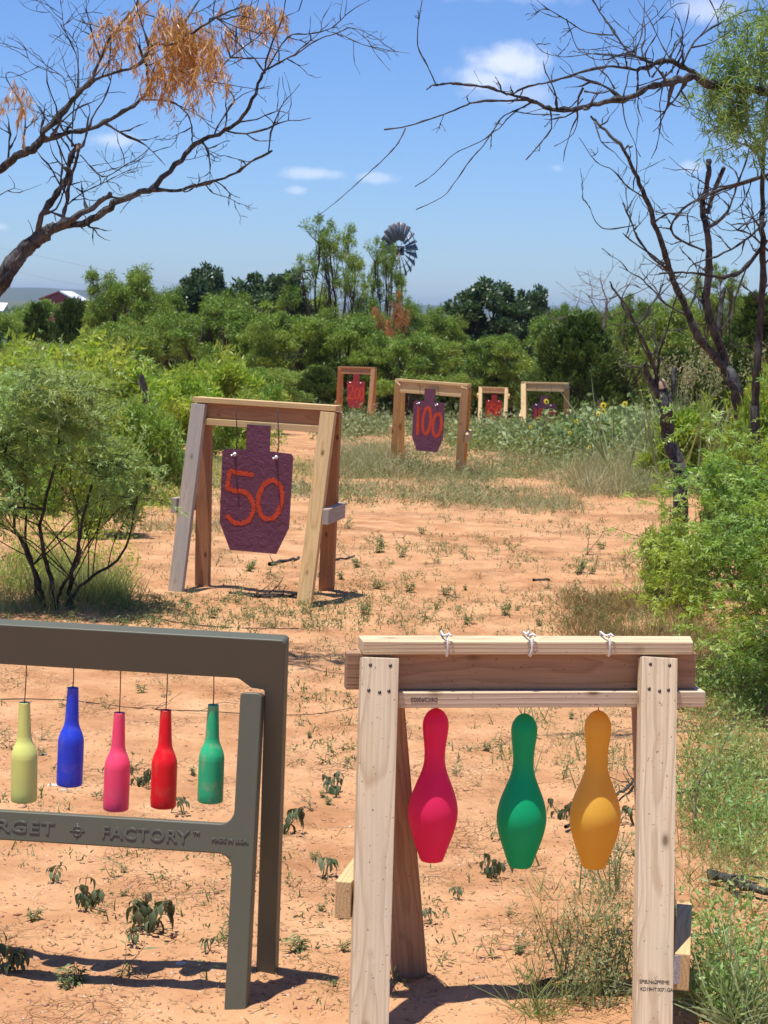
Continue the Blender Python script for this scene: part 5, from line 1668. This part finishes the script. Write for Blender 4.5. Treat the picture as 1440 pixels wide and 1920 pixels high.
tag(cl.build('soil_clods', M['clod'], smooth_=True), 'small crumbs and clods of red soil', 'soil', kind='stuff')
p = gpts([(0, 1440, 1140, 1925, 7500), (0, 1440, 945, 1140, 4500), (200, 620, 1080, 1200, 300), (0, 330, 1120, 1180, 200)], r)
k = vnoise(p[:, 0] * 2.2, p[:, 1] * 1.6) + .5 > .38 + r.normal(size=len(p)) * .12; p = p[k]
cl = Cloud(); T, Fc = bladeT(1.0, .25, 3); s = r.lognormal(-4.0, .6, len(p)); p[:, 2] += .003
cl.put(T, Fc, p, frames(np.column_stack([r.normal(size=(len(p), 2)), r.normal(size=len(p)) * .12]), np.column_stack([r.normal(size=(len(p), 2)) * .3, np.ones(len(p))]), r), np.column_stack([s, np.full(len(p), .0035), s * .5]))
tag(cl.build('dry_litter', M['grass_brown']), 'dry stalk and leaf litter strewn on the soil', 'litter', kind='stuff')


# weed prototypes, countable ones
def broad_weed(seed, h=.12, nst=4, leaf=(.035, .05), name='broadleaf_weed', wilt=.7, m='weed_broad', per=5, wid=.62):
    r = np.random.default_rng(seed)
    root = bpy.data.objects.new(name, None); COL.objects.link(root)
    tb = Tubes(); cl = Cloud(); T, Fc = ovateT(wid, wilt * .6, .25)
    for s in range(nst):
        a = r.random() * 6.28
        q, rd = wiggle([0, 0, -.005], [math.cos(a) * .55, math.sin(a) * .55, 1], h * r.uniform(.6, 1.1), .0022, .0011, 8, .14, .05, r)
        tb.add(q, rd, 5)
        for k in range(per):
            i_ = r.integers(3, 9); az = r.random() * 6.28
            D = np.array([[math.cos(az), math.sin(az), .35 - wilt * 1.0]])
            st_, _ = q[i_], 0
            e = q[i_] + np.array([math.cos(az), math.sin(az), .2]) * .012
            tb.add([q[i_], e], [.001, .0007], 4, False)
            cl.put(T, Fc, np.array([e]), frames(D, np.array([[math.cos(az) * wilt, math.sin(az) * wilt, 1.0]]) + r.normal(size=(1, 3)) * .3, r), r.uniform(*leaf, size=1))
    cl.build('leaves', M[m], root, smooth_=True); tb.build('stem', M['stem'], root)
    return root


def sprig(seed, h=.08, nst=3, name='small_weed', m='weed', leaf=(.018, .032), n=12, wid=.22):
    r = np.random.default_rng(seed); root = bpy.data.objects.new(name, None); COL.objects.link(root)
    tb = Tubes(); cl = Cloud(); T, Fc = leafT(wid, .35)
    for s in range(nst):
        a = r.random() * 6.28
        q, rd = wiggle([0, 0, -.005], [math.cos(a) * .5, math.sin(a) * .5, 1], h * r.uniform(.6, 1.15), .0014, .0006, 8, .16, .05, r)
        tb.add(q, rd, 4)
        i_ = r.integers(2, 9, n); D = r.normal(size=(n, 3)) * np.array([1, 1, .35]) + np.array([0, 0, .15])
        cl.put(T, Fc, q[i_], frames(D, np.tile([0, 0, 1.], (n, 1)) + r.normal(size=(n, 3)) * .4, r), r.uniform(*leaf, size=n))
    cl.build('leaves', M[m], root); tb.build('stem', M['stem'], root)
    return root


bw = [broad_weed(401, .125, 7, leaf=(.018, .046), per=7, wilt=1.15, wid=.58), broad_weed(402, .10, 5, leaf=(.015, .04), per=6, wilt=1.2, wid=.55), broad_weed(403, .075, 3, leaf=(.014, .034), per=5, wilt=.9, wid=.45)]
spg = [sprig(411), sprig(412, .06, 4), sprig(413, .10, 2, leaf=(.022, .04), wid=.16), sprig(414, .05, 5, m='weed_grey', name='grey_weed')]
bstate = {}


def place(proto, u, v, label, cat='weed', s=1.0, group=None):
    p = G(u, v, True)
    if proto.name not in bstate:
        bstate[proto.name] = 1; o = proto
        o.matrix_basis = Matrix.LocRotScale(Vector([float(c) for c in p]), Matrix.Rotation(float(rng.random() * 6.28), 3, 'Z'), Vector((s, s, s)))
    else: o = copy_tree(proto, p, float(rng.random() * 6.28), s)
    tag(o, label, cat, group)
    if not group and 'group' in o: del o['group']
    return o


for pr, u, v, s, lab in [
    (bw[0], 285, 1750, 1.0, 'wilted broadleaf weed, largest of those under the rail, between the red bottle and the leg'),
    (bw[1], 160, 1705, 1.0, 'wilted broadleaf weed on the soil straight below the crosshair emblem'),
    (bw[0], 15, 1815, .8, 'broadleaf weed cut by the left edge near the stand shadow'),
    (bw[0], 535, 1555, .95, 'dark broadleaf weed right beside the olive stand rear leg'),
    (bw[2], 100, 1650, .9, 'small flat weed left of the emblem weed'),
    (bw[1], 265, 1470, .9, 'weed seen between the pink and red bottles'),
    (bw[2], 345, 1525, 1.1, 'leafy weed just above the rail right of the red bottle'),
    (bw[1], 630, 1490, .9, 'weed halfway between the two foreground stands'),
    (bw[2], 395, 1790, .7, 'tiny upright seedling left of the olive front leg'),
    (bw[2], 250, 1770, .8, 'short weed at the left foot of the largest wilted weed'),
    (bw[1], 1055, 1530, .9, 'dark leafy weed left of the yellow pin'),
    (bw[2], 1190, 1540, 1.2, 'dark weed against the sawhorse right leg'),
    (bw[2], 860, 1688, .7, 'lone seedling between the pink and green pins near the ground'),
    (bw[1], 920, 1640, .9, 'spindly weed between the pink and green pins'),
    (bw[2], 605, 1650, 1.1, 'drooping weed by the left brace of the sawhorse'),
    (bw[2], 810, 1730, .8, 'small dark weed right of the sawhorse rear leg'),
    (spg[3], 150, 1835, 1.2, 'silvery grey weed standing in the stand shadow'),
    (spg[2], 225, 1830, 1.2, 'thin bare-stemmed weed in front of the stand shadow'),
    (spg[3], 565, 1785, 1.1, 'dark spiky tuft between the two foreground stands'),
    (spg[2], 1100, 1040, 2.6, 'lone green sprout on open soil left of the right-hand bush'),
    (spg[1], 715, 1040, 2.2, 'lone grey green weed on open soil right of the 50 stand'),
    (spg[1], 1090, 1078, 2.2, 'low creeping weed below the lone green sprout'),
]: place(pr, u, v, lab, s=s)
r = np.random.default_rng(500)
WG_ = 'small weeds scattered over the open soil'
boxes = [(550, 670, 1200, 1560, 14), (750, 1190, 1340, 1640, 22), (0, 420, 1230, 1500, 20), (0, 420, 1620, 1900, 10), (620, 1240, 960, 1180, 60), (540, 700, 1600, 1900, 8), (120, 620, 1130, 1190, 20), (750, 1000, 1640, 1900, 8), (400, 600, 1040, 1120, 8)]
for (u0, u1, v0, v1, n) in boxes:
    for _ in range(n):
        u, v = r.uniform(u0, u1), r.uniform(v0, v1)
        place(spg[r.integers(0, 3)], u, v, 'one of many small sprigs of weed scattered over the open red soil', s=float(r.uniform(.5, 1.1) * (1.3 if v < 1200 else .8)), group=WG_)

# sunflowers
sf_p = []
for sd_ in (601, 602):
    r = np.random.default_rng(sd_); root = bpy.data.objects.new('wild_sunflower', None); COL.objects.link(root)
    tb = Tubes(); cl = Cloud(); T, Fc = ovateT(.55, .3, .1)
    q, rd = wiggle([0, 0, 0], [.05, .05, 1], 1.0, .009, .005, 10, .05, .05, r); tb.add(q, rd, 5)
    for k in range(26):
        f = r.uniform(.1, .92) * 10; i0 = int(f); pz = q[i0]; az = r.random() * 6.28
        D = np.array([[math.cos(az), math.sin(az), r.uniform(-.2, .5)]])
        e = pz + unit(D[0]) * .07; tb.add([pz, e], [.003, .002], 4, False)
        cl.put(T, Fc, np.array([e]), frames(D, np.array([[0, 0, 1.]]) + r.normal(size=(1, 3)) * .3, r), r.uniform(.09, .17, size=1))
    cl.build('leaves', M['sunfl'], root, smooth_=True); tb.build('stem', M['stem'], root)
    hd = Cloud(); c = q[-1] + np.array([0, -.02, .0]); nrm_ = unit(np.array([.1, -1, .35])); ux = unit(np.cross(nrm_, [0, 0, 1.])); uy = np.cross(ux, nrm_)
    TL, FL_ = leafT(.42, .1); k = 16; a = np.arange(k) * 2 * math.pi / k; D = np.cos(a)[:, None] * ux + np.sin(a)[:, None] * uy
    hd.put(TL, FL_, c + D * .012, frames(D, np.tile(nrm_, (k, 1)), r), np.full(k, .05))
    h_ = hd.build('flower_head', M['petal'], root)
    t = Tubes(); t.add([c - nrm_ * .012, c + nrm_ * .008], [.018, .02], 10); t.build('flower_disc', M['bark_dark'], h_)
    sf_p.append(root)
r = np.random.default_rng(610)
SG = 'wild sunflowers at the foot of the big juniper'
spots = [(1017, 752), (1116, 758), (1124, 770), (1108, 774), (1163, 756), (1070, 788), (1092, 790), (1032, 790), (1120, 792), (1150, 790), (1185, 795), (1142, 845), (1101, 838), (1205, 800), (990, 800), (1060, 810), (1085, 815), (1135, 812), (1230, 805), (1010, 815)]
for k, (u, v) in enumerate(spots):
    Y = 30 + r.uniform(-3, 3) if v < 830 else 23.5
    pt = P(u, v, Y); zb = float(gz(pt[0], Y)); hgt = max(.25, pt[2] - zb)
    if k < 2:
        o = sf_p[k]; o.matrix_basis = Matrix.LocRotScale(Vector((float(pt[0]), Y, zb)), Matrix.Rotation(float(r.normal() * .4), 3, 'Z'), Vector((hgt, hgt, hgt)) * 1.0)
    else: o = copy_tree(sf_p[k % 2], (pt[0], Y, zb), float(r.normal() * .4), hgt)
    lab = 'wild sunflower with a small yellow head in the weedy patch by the 150 stand'
    if k == 1: lab = 'wild sunflower with the brightest yellow head, right of the 150 stand'
    elif k == 0: lab = 'wild sunflower whose head stands in front of the 150 stand opening'
    elif k == 4: lab = 'tallest wild sunflower against the dark juniper'
    tag(o, lab, 'sunflower', SG)
p_ = herbs('sunflower_thicket', 'dense leafy sunflower and weed thicket in front of the big juniper', [(1085, 1290, 822, 846, 260), (1040, 1290, 834, 866, 240)], M['sunfl'], 611, 28, (.25, .66), (.07, .15), .5, .13, None)
herbs('leafy_weeds', 'knee high leafy weeds between the 250 stand and the sunflowers', [(960, 1080, 822, 858, 210), (860, 1000, 812, 850, 120)], M['sunfl'], 612, 24, (.12, .34), (.06, .11), .5, .1, None)
# reed-like grass clumps with seed heads
for k, (u, v, Y, h_, lab) in enumerate([(1195, 745, 31, 1.2, 'grey green reed grass clump left of the snag'), (1290, 690, 24, 1.5, 'tall reed grass with tan seed heads behind the snag'), (1335, 690, 22, 1.4, 'tall reed grass with tan seed heads between snag and bare tree'), (1150, 770, 30, .9, 'low reed grass among the sunflowers'), (1240, 745, 27, 1.2, 'reed grass right behind the snag trunk')]):
    r = np.random.default_rng(620 + k); pt = P(u, v, Y); zb = float(gz(pt[0], Y)); hh_ = pt[2] - zb
    n = 110; cl = Cloud(); O = np.column_stack([pt[0] + r.normal(size=n) * .35, Y + r.normal(size=n) * .3, np.full(n, zb)])
    D = np.column_stack([r.normal(size=(n, 2)) * .35, np.ones(n)]); s = hh_ * r.uniform(.5, 1.05, n)
    for bb in (.2, .6):
        T, Fc = bladeT(1.0, bb, 5); cl.put(T, Fc, O[::1 if bb == .2 else 2], frames(D[::1 if bb == .2 else 2], None, r), np.column_stack([s, np.full(n, .028), s])[::1 if bb == .2 else 2])
    root = empty('reed_grass', (pt[0], Y, zb), lab, 'grass clump', 'tall reed grass clumps')
    cl.build('blades', M['weed_grey'], root)
    if 'seed' in lab:
        c2 = Cloud(); m_ = 22; T, Fc = leafT(.3, .1)
        for _ in range(m_):
            c = np.array([pt[0] + r.normal() * .35, Y + r.normal() * .3, zb + hh_ * r.uniform(.85, 1.1)]); kk = 40
            OO = c + r.normal(size=(kk, 3)) * np.array([.03, .03, .10]); c2.put(T, Fc, OO, frames(r.normal(size=(kk, 3)) + [0, 0, 1], None, r), np.full(kk, .05))
        c2.build('seed_heads', M['grass_dry'], root)
# yucca-like blades bottom right
for k, (u, v, n, hl, lab) in enumerate([(1400, 1935, 46, .34, 'coarse long bladed grass clump in the bottom right corner'), (1330, 1900, 22, .2, 'smaller long bladed clump beside the sawhorse right brace'), (1010, 1905, 26, .20, 'wispy grass clump at the bottom right under the sawhorse')]):
    r = np.random.default_rng(640 + k); p = G(u, v, True); cl = Cloud()
    for bb in (.15, .4, .8):
        kk = n; T, Fc = bladeT(1.0, bb, 6); D = np.column_stack([r.normal(size=(kk, 2)) * .75, np.ones(kk)]); s = r.uniform(.4, 1.1, kk) * hl
        cl.put(T, Fc, p + np.column_stack([r.normal(size=(kk, 2)) * .03, np.zeros(kk)]), frames(D, None, r), np.column_stack([s, np.full(kk, .0065 if k < 2 else .003), s]))
    tag(cl.build('grass_clump', M['grass_green'] if k else M['weed_grey']), lab, 'grass clump')


# fallen wood
def stick(px, w, label, name='fallen_branch', mat='bark', lift=.012, twigs=0, seed=0, zs=None):
    r = np.random.default_rng(seed); t = Tubes()
    pts = np.array([G(u, v, True) for u, v in px]); pts[:, 2] += lift
    if zs is not None: pts[:, 2] += np.array(zs)
    q = crl(pts, 5); q[1:-1] += r.normal(size=(len(q) - 2, 3)) * w * .2
    t.add(q, np.linspace(w / 2, w * .3, len(q)) * (1 + r.normal(size=len(q)) * .12), 8 if w > .008 else 5)
    for _ in range(twigs):
        i_ = r.integers(1, len(q)); dd = unit(q[i_] - q[i_ - 1]) + r.normal(size=3) * .6; dd[2] = abs(dd[2]) * .5
        q2, rd2 = wiggle(q[i_], dd, r.uniform(.05, .25), w * .2, .0008, 6, .15, 0, r); t.add(q2, rd2, 4)
    return tag(t.build(name, M[mat]), label, 'branch')


stick([(1325, 1660), (1370, 1672), (1410, 1685), (1480, 1710)], .034, 'thick broken pale and dark branch lying in the grass at the right edge', lift=.03, twigs=3, seed=1)
stick([(1060, 1560), (1120, 1520), (1170, 1490), (1190, 1470)], .014, 'dark crooked branch leaning behind the sawhorse right leg', lift=.02, twigs=4, seed=2, mat='bark_dark')
stick([(1270, 1500), (1320, 1490), (1370, 1475), (1440, 1470)], .010, 'grey fallen branch across the soil right of the sawhorse', lift=.03, twigs=6, seed=3)
stick([(1300, 1560), (1310, 1500), (1350, 1450), (1380, 1400)], .006, 'thin reddish twig rising right of the sawhorse', lift=.02, twigs=4, seed=4, zs=[0, .05, .08, .12])
stick([(-20, 1304), (120, 1312), (260, 1326), (420, 1342), (560, 1340), (670, 1325)], .0055, 'very long thin dark runner lying across the soil behind the bottles', name='fallen_twig', mat='bark_dark', lift=.006, twigs=6, seed=5)
stick([(430, 1112), (480, 1117), (520, 1119), (560, 1117)], .022, 'dark stick on the ground between the legs of the 50 stand', mat='bark_dark', lift=.01, twigs=6, seed=6)
stick([(505, 1062), (530, 1057), (560, 1050)], .03, 'short dark log behind the 50 stand', mat='bark_dark', lift=.012, twigs=2, seed=7)
stick([(625, 1052), (650, 1050), (665, 1048)], .018, 'little dark stick just right of the 50 stand rear leg', mat='bark_dark', lift=.01, twigs=1, seed=8)
stick([(1000, 1092), (1030, 1090)], .02, 'short bark piece on the open soil right of centre', mat='bark_dark', lift=.01, seed=9)
stick([(1005, 1852), (1050, 1840), (1062, 1834)], .012, 'grey stick lying in the sawhorse shadow', mat='bark', lift=.008, twigs=2, seed=10)
stick([(200, 1135), (300, 1165), (420, 1180), (560, 1185)], .007, 'thin grey twig lying across the soil in front of the 50 stand', name='fallen_twig', lift=.008, twigs=8, seed=11)
for k, (u, v, s, lab) in enumerate([(100, 1470, .016, 'pale flat stone left of the blue bottle'), (120, 1478, .010, 'small pale stone next to the flat one'), (82, 1413, .012, 'grey stone above the flat pale one'), (340, 1809, .011, 'white pebble above the stand shadow'), (924, 807, .30, 'pale flat rock slab at the foot of the 250 stand'), (955, 808, .22, 'smaller pale rock right of the slab under the 250 stand'), (330, 826, .1, 'grey rock half hidden left of the 50 stand')]):
    r = np.random.default_rng(700 + k); bm = bmesh.new(); bmesh.ops.create_icosphere(bm, subdivisions=3, radius=1)
    for vv in bm.verts:
        nz = 1 + .25 * float(vnoise(np.array(vv.co.x * 2 + k * 7), np.array(vv.co.y * 2 + vv.co.z * 3)))
        vv.co = Vector((vv.co.x * 1.4 * nz, vv.co.y * nz, vv.co.z * .45 * nz)) * s
    p = G(u, v, True)
    tag(from_bm('rock', bm, M['stone'], None, Matrix.Translation(Vector([float(c) for c in p]))), lab, 'rock')

# ------------------------------------------------------------------ sky, sun, haze, camera
w = bpy.data.worlds.new('World'); sc.world = w; w.use_nodes = True
nt = w.node_tree; nt.nodes.clear()


class WN_(NT):
    def __init__(s, tree): s.t = tree; s.m = None


t = WN_(nt)
wo = t.n('ShaderNodeOutputWorld'); bg = t.n('ShaderNodeBackground')
sky = t.n('ShaderNodeTexSky'); sky.sky_type = 'NISHITA'; sky.sun_disc = False
sky.sun_elevation = math.asin(SUN[2]); sky.sun_rotation = math.atan2(SUN[0], SUN[1])
sky.altitude = 600; sky.air_density = 1.0; sky.dust_density = .3; sky.ozone_density = 3.0
vec = t.n('ShaderNodeTexCoord').outputs['Generated']
sx = t.n('ShaderNodeSeparateXYZ', {0: vec})
yv = t.math('MAXIMUM', sx.outputs[1], .05)
ax_ = t.math('DIVIDE', sx.outputs[0], yv); az_ = t.math('DIVIDE', sx.outputs[2], yv)
cv = t.n('ShaderNodeCombineXYZ', {'X': ax_, 'Y': 0.0, 'Z': az_}).outputs[0]
nz1 = t.noise(cv, 26, 6, .62); nz2 = t.noise(cv, 90, 4, .6)
front = t.math('GREATER_THAN', sx.outputs[1], .3)
tot = None
for (u, v, a, b, st) in [(945, 118, 75, 42, .72), (915, 150, 80, 30, .6), (960, 178, 130, 28, .30), (1030, 205, 90, 18, .18), (215, 262, 60, 18, .45), (590, 325, 75, 14, .42), (700, 333, 45, 12, .35), (556, 357, 24, 10, .35), (1300, 313, 28, 14, .35), (1340, 20, 80, 34, .5), (0, 425, 18, 9, .35), (1045, 315, 14, 8, .2), (960, -20, 200, 26, .3), (1400, 270, 60, 18, .3)]:
    d = ray(u, v); cx = d[0] / d[1]; cz = d[2] / d[1]
    ex = t.math('DIVIDE', t.math('SUBTRACT', ax_, cx), a / F); ez = t.math('DIVIDE', t.math('SUBTRACT', az_, cz), b / F)
    rr_ = t.math('SQRT', t.math('ADD', t.math('MULTIPLY', ex, ex), t.math('MULTIPLY', ez, ez)))
    rr_ = t.math('ADD', rr_, t.math('MULTIPLY', t.math('SUBTRACT', nz1, .5), 2.6))
    rr_ = t.math('ADD', rr_, t.math('MULTIPLY', t.math('SUBTRACT', nz2, .5), .5))
    mk = t.n('ShaderNodeMapRange', {'Value': rr_, 'From Min': 1.15, 'From Max': .15, 'To Min': 0.0, 'To Max': st}, interpolation_type='SMOOTHSTEP').outputs[0]
    tot = mk if tot is None else t.math('MAXIMUM', tot, mk)
tot = t.math('MULTIPLY', tot, front)
tint = t.mix(1.0, sky.outputs[0], SKYT if 'SKYT' in globals() else (.90, 1.18, 1.76), 'MULTIPLY')
skc = t.mix(tot, tint, (12.5, 13, 14.6))
t.t.links.new(skc, bg.inputs[0]); bg.inputs[1].default_value = .066
nt.links.new(bg.outputs[0], wo.inputs[0])

sun = bpy.data.lights.new('sun', 'SUN'); sun.energy = 5.0; sun.angle = R_(.53); sun.color = (1, .955, .88)
so = bpy.data.objects.new('sun', sun); COL.objects.link(so)
so.rotation_euler = Vector([float(c) for c in SUN]).to_track_quat('Z', 'Y').to_euler()

# haze box
def haze(density):
    bm = bmesh.new(); bmesh.ops.create_cube(bm, size=1)
    z0, z1 = -14, 34
    for vv in bm.verts: vv.co = Vector((vv.co.x * 13000, vv.co.y * 9000 + 4000, z0 + (vv.co.z + .5) * (z1 - z0)))
    m = bpy.data.materials.new('haze'); m.use_nodes = True; n_ = m.node_tree; n_.nodes.clear()
    out = n_.nodes.new('ShaderNodeOutputMaterial'); pv = n_.nodes.new('ShaderNodeVolumePrincipled')
    pv.inputs['Color'].default_value = (.62, .79, 1, 1); pv.inputs['Density'].default_value = density; pv.inputs['Anisotropy'].default_value = .3
    n_.links.new(pv.outputs[0], out.inputs['Volume'])
    tag(from_bm('haze', bm, m), 'thin blue summer haze over the far hills', 'haze', kind='stuff')


haze(1.2e-4)

cam = bpy.data.cameras.new('camera'); co = bpy.data.objects.new('camera', cam); COL.objects.link(co)
cam.sensor_fit = 'VERTICAL'; cam.sensor_height = 36; cam.lens = F / 1920 * 36; cam.clip_end = 20000; cam.clip_start = .05
co.matrix_world = basis((0, 0, H), RT, UP, -FWD)
cam.dof.use_dof = True; cam.dof.focus_distance = 5.2; cam.dof.aperture_fstop = 22
sc.camera = co
sc.view_settings.view_transform = 'Standard'; sc.view_settings.look = 'None'; sc.view_settings.exposure = 0.32; sc.view_settings.gamma = 1
sc.cycles.max_bounces = 8; sc.cycles.transparent_max_bounces = 8; sc.cycles.volume_bounces = 0
sc.cycles.use_denoising = True
